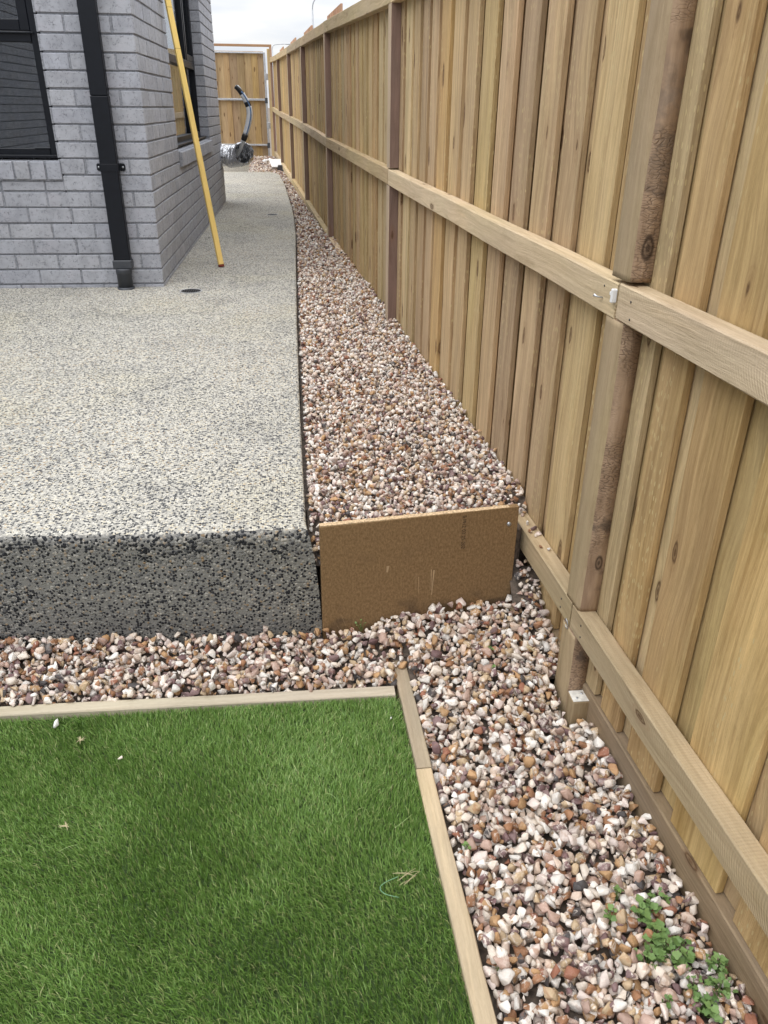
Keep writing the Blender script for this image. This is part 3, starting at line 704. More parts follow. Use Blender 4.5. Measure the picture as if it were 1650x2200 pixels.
# posts: their front face is cut out for the rails, so each shows as three lengths
def post(i):
    yc = PY[i]; ya, yb = yc - 0.038, yc + 0.040
    mb = MB(); near = 1 if i == 1 else 2
    segs = [(-0.55, LT[i] - RH - .002), (LT[i] + .001, MT[i] - RH - .002), (MT[i] + (.007 if i in (1, 2, 3) else .003), TT[i] - .079)]
    for s_i, (z0, z1) in enumerate(segs):
        n = max(2, int((z1 - z0) / (0.012 if i == 1 else 0.12)))
        prof = []
        v = []; f = []; mi = []
        for k in range(n + 1):
            z = z0 + (z1 - z0) * k / n
            if i == 1:
                wn_ = 0.006 + 0.010 * float(fnoise(z, 1, 5, 3)) + 0.004 * float(fnoise(z, 1, 60, 4))
                if s_i == 2: wn_ += 0.014 * max(0, 1 - abs(z - 1.0) / 0.16) + 0.010 * max(0, (z - 1.05)) * 2
                dn = 0.0045 * (float(fnoise(z, 2, 28, 9)) - .5) + 0.003 * (float(fnoise(z, 3, 90, 8)) - .5)
            else: wn_, dn = 0.003, 0.0
            P = [(0.0, yb - .002), (0.002, yb), (RD, yb), (RD, ya), (RD * .5, ya + dn), (wn_, ya + dn * 1.3), (wn_ * .35, ya + wn_ * .3), (0.0, ya + wn_ * .9)]
            for (px, py) in P: v.append((Fx(py) + px, py, z))
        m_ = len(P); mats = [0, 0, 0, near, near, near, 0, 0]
        for k in range(n):
            for q in range(m_):
                q2 = (q + 1) % m_; f.append((k * m_ + q, k * m_ + q2, (k + 1) * m_ + q2, (k + 1) * m_ + q)); mi.append(mats[q])
        f.append(tuple(range(m_))[::-1]); mi.append(near); f.append(tuple(n * m_ + q for q in range(m_))); mi.append(near)
        nb = len(mb.v); mb.v += v; mb.f += [tuple(a + nb for a in q) for q in f]; mb.mi += mi
    mb.v = [(a[0] - Fx(yc), a[1] - yc, a[2]) for a in mb.v]
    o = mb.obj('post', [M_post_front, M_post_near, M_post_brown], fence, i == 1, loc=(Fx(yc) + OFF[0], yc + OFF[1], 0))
    return o
for i in range(len(PY)): post(i)
# palings: a proud row nailed to the rails over a recessed row behind the gaps
def paling(yc, w, proud, ztop, zbot, mat=M_paling):
    hgt = ztop - zbot
    v, f = cbox(-0.008, 0.008, -w / 2, w / 2, 0, hgt, 0.0012)
    v = np.array(v); bow = rng.normal(0, 0.0012); v[:, 0] += bow * np.sin(np.pi * v[:, 2] / hgt)
    o = link('paling', mesh('paling', v, f), mat, fence, (Fx(yc) + RD + (0.009 if proud else 0.0290) + rng.normal(0, .0007) + OFF[0], yc + OFF[1], zbot))
    o.rotation_euler = (rng.normal(0, 0.0012), 0, -ang + rng.normal(0, 0.006))
    return o
def fence_top(y):
    z = float(np.interp(y, PY, TT)) - 0.004
    for i in range(3, len(PY) - 1):
        pass
    return z
# rows follow the near edges read from the photograph where they are wide, then a steady pitch
ends = [-0.95 + 0.184 * k for k in range(0, 11)] + [1.092, 1.280, 1.470]
ends = [e for e in ends if e < 1.0] + [1.134, 1.317, 1.445, 1.60, 1.726, 1.925, 2.092, 2.276, 2.455, 2.643, 2.839, 3.022, 3.216, 3.393, 3.56, 3.727, 3.892]
while ends[-1] < 16.75: ends.append(ends[-1] + 0.184 + float(rng.normal(0, .006)))
for k, e in enumerate(ends[:-1]):
    nxt = ends[k + 1]
    zb = -0.316 if e < 2.45 else -0.22
    wdt = (nxt - e) * 0.70
    paling(e + wdt / 2, wdt, True, fence_top(e + wdt / 2), zb + (rng.random() * .006))
    gw = (nxt - e) - wdt + 0.064
    paling(nxt - (nxt - e - wdt) / 2, gw, False, fence_top(nxt) - .004, zb)
for i in range(3, len(PY) - 1):
    for k in range(9):
        yy = PY[i] + 0.55 - 0.105 * k
        v, f = cbox(-0.008, 0.008, -0.050, 0.050, 0, 0.62, 0.0012)
        o = link('paling', mesh('paling', v, f), M_paling_new, fence, (Fx(yy) + RD + 0.056 + OFF[0], yy + OFF[1], float(np.interp(PY[i], PY, TT)) + .088 - .62)); o.rotation_euler = (0, 0, -ang)
        o['label'] = 'reddish raw paling standing above the top rail'
# fixings on the near post
fx = MB(); yj = 1.552; fx.box(Fx(yj) - .010, Fx(yj) + .002, yj - .014, yj - .004, .632, .660, .002); fx.box(Fx(yj) - .008, Fx(yj) + .001, yj - .010, yj + .006, .645, .652, .001)
fx.obj('cable_clip', M_white, fence, loc=OFF)
nl = MB(); nl.tube([(Fx(1.60) + .002, 1.60, .630), (Fx(1.60) - .012, 1.604, .632), (Fx(1.60) - .018, 1.608, .635)], [.0018, .0018, .0036], 8); nl.obj('nail', M_galv, fence, True, loc=OFF)
wl = MB(); wl.tube([(Fx(1.54) - .003 - .002 * math.sin(t), 1.548 + .010 * math.cos(t), -.165 + .014 * math.sin(t)) for t in np.linspace(0, 5.6, 18)], .0013, 6); wl.obj('wire_loop', M_galv, fence, True, loc=OFF)
for (yy, zz) in ((1.60, .655), (1.475, .648), (1.47, .615), (1.60, -.125), (1.60, -.15), (1.475, -.12), (1.47, -.15)):
    h = MB(); h.tube([(Fx(yy) - .0012, yy, zz), (Fx(yy) + .004, yy, zz)], .0026, 8); h.obj('nail_head', M_rubber, fence, True, loc=OFF)

# timber packer at the foot of the near post
pk = tag(empty('timber_packer', (Fx(1.48), 1.478, -.42)), 'short pale timber block with two screws at the foot of the nearest post', 'timber block')
b = MB(); b.box(Fx(1.48) + .001, Fx(1.48) + .046, 1.452, 1.4955, -.44, -.338, .003); b.obj('block', wood('packer_pine', (.48, .37, .22), (.33, .23, .12), knots=.3, hue=.01), pk, loc=(-Fx(1.48), -1.478, .42))
b = MB(); b.box(Fx(1.48) + .002, Fx(1.48) + .045, 1.453, 1.4945, -.3378, -.3362, .0004); b.obj('sawn_end', plain('bleached_end_grain', (.66, .64, .59), .9, nscale=90), pk, loc=(-Fx(1.48), -1.478, .42))
for (dx_, dy_) in ((.015, .012), (.032, .028)):
    b = MB(); b.tube([(Fx(1.48) + dx_, 1.453 + dy_, -.337), (Fx(1.48) + dx_, 1.453 + dy_, -.3345)], .0032, 10); b.obj('screw', M_galv, pk, True, loc=(-Fx(1.48), -1.478, .42))

# ------------------------------------------------------------------ gravel beds
def ico(sub):
    bm = bmesh.new(); bmesh.ops.create_icosphere(bm, subdivisions=sub, radius=1.0)
    v = np.array([a.co for a in bm.verts]); f = np.array([[q.index for q in a.verts] for a in bm.faces]); bm.free(); return v, f
def hull(seed, bev):
    """crushed rock: the hull of a few scattered points, its edges chipped"""
    g_ = np.random.default_rng(seed); n = int(g_.integers(10, 15))
    p = g_.normal(size=(n, 3)); p /= np.linalg.norm(p, axis=1)[:, None]; p *= g_.uniform(0.80, 1.05, n)[:, None]
    p *= np.array([1.0, g_.uniform(0.62, 0.95), g_.uniform(0.48, 0.80)])
    bm = bmesh.new()
    for q in p: bm.verts.new(q)
    r = bmesh.ops.convex_hull(bm, input=bm.verts[:])
    bmesh.ops.delete(bm, geom=[q for q in r['geom_interior'] if isinstance(q, bmesh.types.BMVert)], context='VERTS')
    bmesh.ops.dissolve_limit(bm, angle_limit=R(14), verts=bm.verts[:], edges=bm.edges[:])
    if bev:
        bmesh.ops.bevel(bm, geom=bm.edges[:], offset=bev, segments=1, affect='EDGES', profile=0.5, clamp_overlap=True)
    bmesh.ops.recalc_face_normals(bm, faces=bm.faces[:])
    bmesh.ops.triangulate(bm, faces=bm.faces[:])
    bm.verts.index_update()
    v = np.array([q.co for q in bm.verts]); f = np.array([[w_.index for w_ in q.verts] for q in bm.faces]); bm.free()
    return v, f
SH = {1: [hull(i, 0) for i in range(24)], 2: [hull(100 + i, 0.055) for i in range(40)]}
RS = 0.0145
HI = []
for i in range(60):
    v, f = hull(300 + i, 0.075); me = tri_mesh('stone', v * RS, f); me.materials.append(M_stone); HI.append(me)
def rand_rot(n):
    q = rng.normal(size=(n, 4)); q[:, 1:3] *= 0.55; q /= np.linalg.norm(q, axis=1)[:, None]
    w_, x_, y_, z_ = q.T
    return np.stack([1 - 2 * (y_ * y_ + z_ * z_), 2 * (x_ * y_ - z_ * w_), 2 * (x_ * z_ + y_ * w_), 2 * (x_ * y_ + z_ * w_), 1 - 2 * (x_ * x_ + z_ * z_), 2 * (y_ * z_ - x_ * w_), 2 * (x_ * z_ - y_ * w_), 2 * (y_ * z_ + x_ * w_), 1 - 2 * (x_ * x_ + y_ * y_)], 1).reshape(n, 3, 3)
def scatter(poly_test, bounds, pitch, zf, size, extra=0.45):
    x0, x1, y0, y1 = bounds
    X, Y = np.meshgrid(np.arange(x0, x1, pitch), np.arange(y0, y1, pitch * 0.9)); X = X + (np.arange(X.shape[0]) % 2)[:, None] * pitch / 2
    P = np.stack([X.ravel(), Y.ravel()], 1) + rng.uniform(-.42, .42, (X.size, 2)) * pitch
    lay = np.zeros(len(P))
    m_ = int(len(P) * extra); P2 = np.stack([rng.uniform(x0, x1, m_), rng.uniform(y0, y1, m_)], 1)
    P = np.concatenate([P, P2]); lay = np.concatenate([lay, np.ones(m_)])
    ok = poly_test(P[:, 0], P[:, 1]); P = P[ok]; lay = lay[ok]
    s = size * np.clip(rng.lognormal(0, 0.25, len(P)), 0.55, 1.6) * np.where(lay > 0, 0.95, 1.0)
    z = zf(P[:, 0], P[:, 1]) + np.where(lay > 0, s * rng.uniform(0.35, 0.85, len(P)), rng.uniform(-.35, .25, len(P)) * s)
    return np.column_stack([P, z]), s, lay
def gravel_bed(name, label, polyt, bounds, pitch, zf, size, grid, far_split=6.0, extra=0.45, skip_named=None):
    P, s, lay = scatter(polyt, bounds, pitch, zf, size, extra)
    n = len(P); rot = rand_rot(n); rv = rng.random(n)
    pj = project(P); vis = (pj[:, 0] > -20) & (pj[:, 0] < 1670) & (pj[:, 1] > -20) & (pj[:, 1] < 2220) & (pj[:, 2] > 0)
    score = np.where(vis, s / np.maximum(pj[:, 2], .2), 0) * (1 + 0.6 * lay)
    named_i = set(np.argsort(-score)[:300].tolist())
    gx, gy = grid
    V = []; Fq = []
    GX, GY = np.meshgrid(gx, gy)
    ok = polyt(GX.ravel(), GY.ravel(), 0.02) ; GZ = zf(GX.ravel(), GY.ravel()) - 0.010 - 0.35 * size
    vv = np.column_stack([GX.ravel(), GY.ravel(), GZ]); nx = len(gx); fq = []
    for j in range(len(gy) - 1):
        for i in range(nx - 1):
            a = j * nx + i
            if ok[a] and ok[a + 1] and ok[a + nx] and ok[a + nx + 1]: fq.append((a, a + 1, a + nx + 1, a + nx))
    bed = tag(link(name, mesh(name, vv, fq, True), M_soil), label, None, None, 'structure')
    vs = []; fs = []; rs = []; off = 0
    for i in range(n):
        if i in named_i:
            o = bpy.data.objects.new('stone', HI[i % len(HI)]); col.objects.link(o); o.parent = bed
            mm = Matrix(rot[i].tolist()).to_4x4() @ Matrix.Scale(s[i] / 2 / RS, 4); mm.translation = Vector(P[i]); o.matrix_basis = mm
            continue
        sub = 2 if P[i, 1] < 3.1 else 1
        v, f = SH[sub][i % len(SH[sub])]
        vs.append((v * (s[i] / 2)) @ rot[i].T + P[i]); fs.append(f + off); off += len(v); rs.append(np.full(len(v), rv[i]))
    g_ = link('gravel', tri_mesh('gravel', np.concatenate(vs), np.concatenate(fs), np.concatenate(rs)), M_stone, bed); g_['kind'] = 'stuff'
    return bed, n
LAWN_X = lambda y: np.interp(y, [0.2, 0.734, 1.54, 1.76], [0.262, 0.245, 0.209, 0.207])   # lawn-side edge of the right edging board
BW = 0.037
def z_right(x, y):
    z = -0.392 + 0.080 * np.clip((y - 1.36) / 0.45, 0, 1) ** 1.3 + 0.012 * (fnoise(x, y, 6, 2) - .5)
    z = np.where((x < 0.285), z + np.clip((y - 1.668) / .06, 0, 1) * np.maximum(-0.338 - z, 0), z)
    z = z - 0.028 * np.exp(-((y - 1.46) / .07) ** 2 - ((x - .64) / .07) ** 2)
    z = z + 0.022 * np.clip((x - 0.50) / 0.15, 0, 1) * np.clip((y - 1.55) / .25, 0, 1)
    return z
def t_right(x, y, pad=0.0):
    fr = 0.739 - 0.07 * y
    ok = (y > 0.30) & (y < 1.90 + pad) & (x > LAWN_X(y) + BW + 0.006 - pad) & (x < fr + 0.036 + pad)
    by = 1.793 + (x - 0.022) * 0.126
    ok &= (y < by - 0.008) | (x > 0.585 - pad)
    blk = (np.abs(y - 1.515) < 0.068) & (x > fr - 0.010)
    return ok & ~blk
def z_front(x, y):
    t_ = np.clip((y - 1.60) / 0.20, 0, 1)
    return -0.378 + 0.044 * t_ + 0.020 * np.clip((x - .14) / .06, 0, 1) * np.clip((y - 1.668) / .05, 0, 1) + 0.010 * (fnoise(x, y, 6, 5) - .5)
def t_front(x, y, pad=0.0):
    by = 1.793 + (x - 0.022) * 0.126
    return (y > 1.603 - pad) & (y < np.where(x > 0.02, by - 0.010, 1.794 + 0.03 * np.clip((-x - .3) / .6, 0, 1)) + pad) & (x < np.where(y > 1.658, 0.270, 0.2035) + pad) & (x > -1.75)
def t_right2(x, y, pad=0.0):
    return t_right(x, y, pad)
def z_up(x, y):
    p = np.where(y < 9, 0.0, 0.09 * (np.clip(y - 9, 0, 8.6) / 8.2) ** 1.2)
    ex = np.interp(y, _ey, _ex)
    z = -0.030 + p + 0.010 * (fnoise(x, y, 5, 8) - .5) - 0.012 * np.clip((x - ex) / 0.3, 0, 1)
    z = np.where((x < 0.03) & (y < 1.90), z - (1.90 - y) * 0.85, z)
    z = np.where((x > 0.56) & (y < 2.04), z - (2.04 - y) * 1.00, z)
    z = np.where((y > 13.7) & (x < -0.43), p - 0.012, z)
    return z
def t_up(x, y, pad=0.0):
    ex = np.interp(y, _ey, _ex)
    by = 1.793 + (x - 0.022) * 0.126
    ok = (y > np.where(x > 0.022, by + 0.034 - pad, 1.803)) & (y < 17.15) & (x > ex + 0.014 - pad) & (x < 0.739 - 0.07 * y + 0.040 + pad)
    ok |= (x > 0.585 - pad) & (x < 0.739 - 0.07 * y + 0.036 + pad) & (y > 1.80) & (y < 2.1)
    ok = np.where(y > 13.7, (y < 17.15) & (x > -0.80 - 0.02 * (y - 13.7)) & (x < 0.739 - 0.07 * y + 0.04), ok)
    rail = (x > 0.739 - 0.07 * y - 0.004) & (np.interp(y, PY, LT) > z_up(x, y) + 0.012) & (np.interp(y, PY, LT) - RH - .014 < z_up(x, y)) & (y < 2.6)
    return ok & ~rail
gravel_bed('gravel_bed', 'strip of crushed pink and white gravel between the lawn edging and the fence', t_right2, (0.22, 0.80, 0.30, 1.90), 0.0158, z_right, 0.0280, (np.linspace(.2, .8, 40), np.linspace(.28, 1.95, 80)), extra=0.75)
gravel_bed('gravel_bed', 'short strip of crushed gravel between the slab face and the lawn', t_front, (-1.75, 0.24, 1.59, 1.84), 0.0158, z_front, 0.0262, (np.linspace(-1.8, .26, 60), np.linspace(1.56, 1.86, 16)), extra=0.7)
def t_up_a(x, y, pad=0.0): return t_up(x, y, pad) & (y < 6.5 + pad * 6)
def t_up_b(x, y, pad=0.0): return t_up(x, y, pad) & (y >= 6.5)
bed_up, _ = gravel_bed('gravel_bed', 'long raised strip of crushed gravel between the concrete path and the fence', t_up_a, (-0.05, 0.68, 1.79, 6.5), 0.0150, z_up, 0.0218, (np.linspace(-.06, .68, 60), np.linspace(1.79, 6.6, 240)), extra=0.45)
# far run of the same bed joins it as more loose gravel
P, s, lay = scatter(t_up_b, (-1.0, 0.35, 6.5, 17.2), 0.024, z_up, 0.028, 0.3)
rot = rand_rot(len(P)); rv = rng.random(len(P)); vs = []; fs = []; rs = []; off = 0
for i in range(len(P)):
    v, f = SH[1][i % 24]; vs.append((v * (s[i] / 2)) @ rot[i].T + P[i]); fs.append(f + off); off += len(v); rs.append(np.full(len(v), rv[i]))
GX, GY = np.meshgrid(np.linspace(-1.0, .35, 50), np.linspace(6.4, 17.2, 160)); ok = t_up(GX.ravel(), GY.ravel(), .03)
vv = np.column_stack([GX.ravel(), GY.ravel(), z_up(GX.ravel(), GY.ravel()) - .016]); fq = []
for j in range(159):
    for i in range(49):
        a = j * 50 + i
        if ok[a] and ok[a + 1] and ok[a + 50] and ok[a + 51]: fq += [(a, a + 1, a + 51), (a, a + 51, a + 50)]
g_ = link('gravel', tri_mesh('gravel', np.concatenate(vs), np.concatenate(fs), np.concatenate(rs)), M_stone, bed_up); g_['kind'] = 'stuff'
link('bed_base', tri_mesh('bed_base', vv, np.array(fq)), M_soil, bed_up)
# packed face of the raised bed below the gap between board and slab / board and fence
fill = MB(); fill.box(-0.008, 0.60, 1.895, 1.93, -.46, -.075, .01); fill.box(-0.010, 0.05, 1.845, 1.894, -.46, -.24, .01); fill.box(0.60, 0.66, 1.97, 2.02, -.46, -.12, .01)
fill.obj('packed_fill', M_soil, bed_up)

# stray stones on things
def lone_stone(name, loc, size, label, cat='stone', group=None, r_=None, mat=None):
    o = bpy.data.objects.new(name, HI[int(rng.integers(len(HI)))].copy() if mat else HI[int(rng.integers(len(HI)))]); col.objects.link(o)
    if mat: o.data.materials.clear(); o.data.materials.append(mat)
    mm = Matrix(rand_rot(1)[0].tolist()).to_4x4() @ Matrix.Scale(size / 2 / RS, 4); mm.translation = Vector(loc); o.matrix_basis = mm
    return tag(o, label, cat, group)
for (yy, dx_, sz) in ((1.93, .018, .024), (1.90, .028, .026), (1.885, .012, .020), (1.87, .030, .024), (1.862, .020, .018), (1.80, .012, .016), (1.785, .030, .020)):
    lone_stone('stone', (Fx(yy) + dx_, yy, float(np.interp(yy, PY, LT)) + sz * .30), sz, 'crushed stone resting on the lower fence rail beside the brown board', 'stone', 'stones on the lower rail by the board')

# brown particleboard retaining the raised bed
bang = math.atan2(0.0695, 0.548)
board = tag(empty('particleboard_sheet', (0.022, 1.793, -.40)), 'upright brown particleboard sheet holding back the raised gravel', 'board')
def mat_pb():
    t = NT('brown_particleboard'); p = t.obj()
    n = t.noise(t.vec('MULTIPLY', p, (1, 1, .6)), 190, 5, 0.75); n2 = t.noise(p, 9, 4, 0.6)
    c = t.mix(t.step(n, 0.34, 0.66), (0.165, 0.098, 0.043), (0.295, 0.188, 0.094))
    c = t.mix(t.math('MULTIPLY', t.step(n2, 0.55, 0.75), 0.25), c, (0.13, 0.085, 0.045))
    fib = t.noise(t.vec('MULTIPLY', p, (1, 1, .35)), 170, 2, .6)
    c = t.mix(t.math('MULTIPLY', t.step(fib, 0.62, 0.74), 0.35), c, (0.36, 0.235, 0.12))
    x, y, z = t.sepx(p)
    sm = t.noise(t.comb(x, 0.0, z), 13, 2, .5); low = t.math('SUBTRACT', 1.0, t.step(z, 0.10, 0.17))
    c = t.mix(t.math('MULTIPLY', t.math('MULTIPLY', t.step(sm, 0.48, 0.62), low), 0.55), c, (0.06, 0.042, 0.03))
    return t.finish(c, 0.78, 0, t.bump(n, 0.25, 0.0012), 0.25)
W_, T_, TOPZ = 0.556, 0.018, 0.4
v, f = cbox(0, W_, 0, T_, 0, TOPZ + .003, .0012); v = np.array(v)
v[:, 2] += np.where(v[:, 2] > .2, 0.004 * v[:, 0] / W_, 0)
bo = link('sheet', mesh('sheet', v, f), mat_pb(), board); board.rotation_euler = (0, 0, bang)
te = MB(); te.box(.001, W_ - .001, .0012, T_ - .0012, TOPZ + .0035, TOPZ + .0068, .0006)
eo = te.obj('raw_edge', plain('raw_board_edge', (.55, .40, .24), .9, nscale=160, namt=.4), board)
sc_ = MB(); sc_.tube([(W_ - .026, -.0022, TOPZ - .045), (W_ - .026, .002, TOPZ - .045)], [.0062, .0066], 14); sc_.tube([(W_ - .026, -.0026, TOPZ - .045), (W_ - .026, -.0023, TOPZ - .045)], .002, 8); sc_.obj('screw', M_galv, board, True)
sr = MB()
for (a, b_, c_, d_, wd) in ((.310, .235, .312, .165, .0022), (.318, .232, .314, .150, .0040), (.274, .215, .275, .160, .0016), (.266, .228, .267, .172, .0008), (.185, .262, .183, .242, .008), (.040, .085, .055, .055, .0007), (.052, .12, .075, .05, .0006)):
    sr.add(([(a - wd / 2, -.0006, b_), (a + wd / 2, -.0006, b_), (c_ + wd / 4, -.0006, d_), (c_ - wd / 4, -.0006, d_)], [(0, 3, 2, 1)]))
so_ = sr.obj('scratch', plain('bare_scratch', (.47, .33, .19), .9), board)
fc = bpy.data.curves.new('print', 'FONT'); fc.body = 'S M12 03 25 202'; fc.size = 0.0150; fc.space_character = 1.02
po = bpy.data.objects.new('print', fc); col.objects.link(po)
bpy.context.view_layer.update()
dg = bpy.context.evaluated_depsgraph_get(); pme = bpy.data.meshes.new_from_object(po.evaluated_get(dg)); bpy.data.objects.remove(po)
pt = link('printed_code', pme, plain('faded_ink', (.045, .027, .015), .9), board, (.3935, -.0007, TOPZ - .004)); pt.rotation_euler = (R(90), R(90), 0)

# ------------------------------------------------------------------ lawn
lawn_pts = [(-2.6, 0.15), (float(LAWN_X(.15)), .15), (float(LAWN_X(.734)), .734), (float(LAWN_X(1.54)), 1.545), (0.2085, 1.560), (-2.6, 1.575)]
zb = LZ - 0.020
tag(link('lawn', mesh('lawn', [(x, y, zb) for x, y in lawn_pts], [tuple(range(6))]), plain('turf_backing', (0.035, 0.065, 0.016), .95, nscale=40, namt=.4)), 'green artificial turf lawn inside the timber edging', None, None, 'structure')
def turf():
    N = 360000
    x = np.where(rng.random(N) < .80, rng.uniform(-1.25, 0.262, N), rng.uniform(-2.58, -1.25, N)); y = rng.uniform(0.30, 1.566, N)
    # blades sit in stitched tufts
    gxs = 0.0105; gys = 0.0085
    x = np.where(rng.random(N) < .75, np.round(x / gxs) * gxs + rng.normal(0, .0022, N), x); y = np.where(rng.random(N) < .75, np.round(y / gys) * gys + rng.normal(0, .002, N), y)
    ok = (x < LAWN_X(y) - .002) & (y < 1.562); x = x[ok]; y = y[ok]; N = len(x)
    h = rng.uniform(.012, .0215, N) * (0.88 + .24 * fnoise(x, y, 9, 4)); wd = rng.uniform(.0010, .0017, N)
    fld = (fnoise(x, y, 3.2, 11) - .5) * 3.0 + (fnoise(x, y, 9, 12) - .5) * 1.6
    th = fld + 2.1 + rng.normal(0, .9, N); lean = np.clip(.42 + .40 * (fnoise(x, y, 3.6, 13) - .4) + .35 * (fnoise(x, y, 11, 23) - .5) + rng.normal(0, .24, N), .02, 1.3)
    lx = np.cos(th) * lean; ly = np.sin(th) * lean
    fa = rng.uniform(0, np.pi, N); ux = np.cos(fa) * wd / 2; uy = np.sin(fa) * wd / 2
    V = np.zeros((N, 5, 3)); z0 = zb
    V[:, 0] = np.stack([x - ux, y - uy, np.full(N, z0)], 1); V[:, 1] = np.stack([x + ux, y + uy, np.full(N, z0)], 1)
    mx_, my_, mz = x + lx * h * .42, y + ly * h * .42, z0 + h * .62
    V[:, 2] = np.stack([mx_ - ux * .85, my_ - uy * .85, mz], 1); V[:, 3] = np.stack([mx_ + ux * .85, my_ + uy * .85, mz], 1)
    V[:, 4] = np.stack([x + lx * h * 1.05, y + ly * h * 1.05, z0 + h * (1.06 - .25 * lean)], 1)
    b = (np.arange(N) * 5)[:, None]
    Fq = np.concatenate([b + np.array([[0, 1, 3]]), b + np.array([[0, 3, 2]]), b + np.array([[2, 3, 4]])], 0)
    r_ = np.repeat(rng.random(N), 5)
    # long loose pale strands
    K = 16; sv = []; sf = []; srn = []; o = N * 5
    for i in range(K):
        sx, sy__ = rng.uniform(-1.0, .2), rng.uniform(.5, 1.53); a_ = rng.uniform(0, 6.28); L_ = rng.uniform(.02, .055); cv_ = rng.normal(0, 12)
        for k in range(6):
            s_ = L_ * k / 5; px, py = sx + math.cos(a_ + cv_ * s_) * s_, sy__ + math.sin(a_ + cv_ * s_) * s_; z_ = zb + .0155 + .006 * math.sin(k * .6)
            nx_, ny_ = -math.sin(a_), math.cos(a_)
            sv += [(px - nx_ * .0004, py - ny_ * .0004, z_), (px + nx_ * .0004, py + ny_ * .0004, z_)]; srn += [2.0, 2.0]
        for k in range(5):
            q = o + i * 12 + k * 2; sf += [(q, q + 1, q + 3), (q, q + 3, q + 2)]
    t = NT('turf_blade'); at = t.n('ShaderNodeAttribute', attribute_name='rnd'); r = at.outputs['Fac']
    c = t.ramp(t.math('MINIMUM', r, 1.0), [(0, (0.085, 0.175, 0.030)), (.35, (0.140, 0.262, 0.050)), (.65, (0.195, 0.335, 0.075)), (.9, (0.265, 0.40, 0.115)), (.985, (0.42, 0.44, 0.20))])
    c = t.mix(t.math('GREATER_THAN', r, 1.5), c, (0.33, 0.44, 0.17))
    m_ = t.finish(c, 0.42, 0, None, 0.45)
    me = tri_mesh('turf_blades', np.concatenate([V.reshape(-1, 3), np.array(sv)]), np.concatenate([Fq, np.array(sf)]), np.concatenate([r_, np.array(srn)]))
    tag(link('turf_blades', me, m_), 'short green turf blades covering the lawn', None, None, 'stuff')
turf()

# edging boards
def board_xy(name, pts_top, z_top, hgt, mat, label, cat='edging board', group=None, axis='Y'):
    """pts_top: left-near, left-far, right-far, right-near corners seen from above"""
    (ax, ay), (bx, by), (cx, cy_), (dx_, dy_) = pts_top; n = 14; v = []; f = []
    sd = int(rng.integers(1e6)); ox, oy = (ax + cx) / 2, (ay + cy_) / 2
    for i in range(n + 1):
        t = i / n; lx, ly = ax + (bx - ax) * t, ay + (by - ay) * t; rx, ry = dx_ + (cx - dx_) * t, dy_ + (cy_ - dy_) * t
        wz = .003 * (float(fnoise(t * 5, 0, 1, sd)) - .5); c = .06
        for (u, z) in ((c, 0), (1 - c, 0), (1, -.003), (1, -hgt), (0, -hgt), (0, -.003)):
            e = .0012 * (float(fnoise(t * 20, u * 9 + z * 30, 2, sd + 3)) - .5)
            v.append((lx + (rx - lx) * u - ox + e, ly + (ry - ly) * u - oy + e, z + wz + e))
    for i in range(n):
        for k in range(6):
            k2 = (k + 1) % 6; f.append((i * 6 + k, i * 6 + k2, (i + 1) * 6 + k2, (i + 1) * 6 + k))
    f.append(tuple(range(6))[::-1]); f.append(tuple(n * 6 + k for k in range(6)))
    return tag(link(name, mesh(name, v, f), mat, None, (ox, oy, z_top)), label, cat, group)
board_xy('edging_board', [(-2.6, 1.585), (0.2015, 1.559), (0.2015, 1.596), (-2.6, 1.622)], LZ, .09, M_edge_front, 'pale bleached timber edging across the far end of the lawn', axis='X')
JY = 1.30
lx = lambda y: float(LAWN_X(y))
board_xy('edging_board', [(lx(JY) + .001, JY + .001), (.2055, 1.755), (.2055 + BW, 1.755), (lx(JY) + BW, JY + .001)], LZ + .002, .09, M_edge_grey, 'weathered grey-brown edging timber reaching past the lawn corner to the brown board')
board_xy('edging_board', [(lx(.2), .2), (lx(JY) - .001, JY - .001), (lx(JY) + BW - .001, JY - .001), (lx(.2) + BW, .2)], LZ, .09, M_edge, 'long yellow pine edging timber down the right side of the lawn')

# ------------------------------------------------------------------ yellow batten leaning on the house
b0, b1 = Vector((-0.544, 5.573, 0.0)), Vector((-0.822, 6.062, 1.82)); dr = (b1 - b0).normalized(); Lb = 2.05
batten = tag(empty('yellow_batten', b0), 'long yellow timber batten leaning against the side of the brick house', 'batten')
v, f = cbox(-.0175, .0175, -.011, .011, .018, Lb, .0012)
bt = wood('yellow_painted_timber', (0.80, 0.54, 0.105), (0.72, 0.45, 0.075), knots=0, hue=.002, streak=.5)
for (z0, z1, mt_, nm) in ((.018, Lb, bt, 'timber'), (.003, .0178, plain('red_paint', (.20, .035, .02), .7), 'painted_end')):
    v, f = cbox(-.0175, .0175, -.011, .011, z0, z1, .0012); link(nm, mesh(nm, v, f), mt_, batten)
q = dr.to_track_quat('Z', 'Y'); batten.rotation_mode = 'QUATERNION'; batten.rotation_quaternion = q
for zz in (1.36, 1.60):
    k = MB(); k.box(-.0178, .0178, -.0113, .0113, zz, zz + (.0022 if zz > 1 else .004), .0002); k.obj('pencil_mark', plain('pencil_%d' % int(zz * 100), (.30, .16, .04), .8), batten)

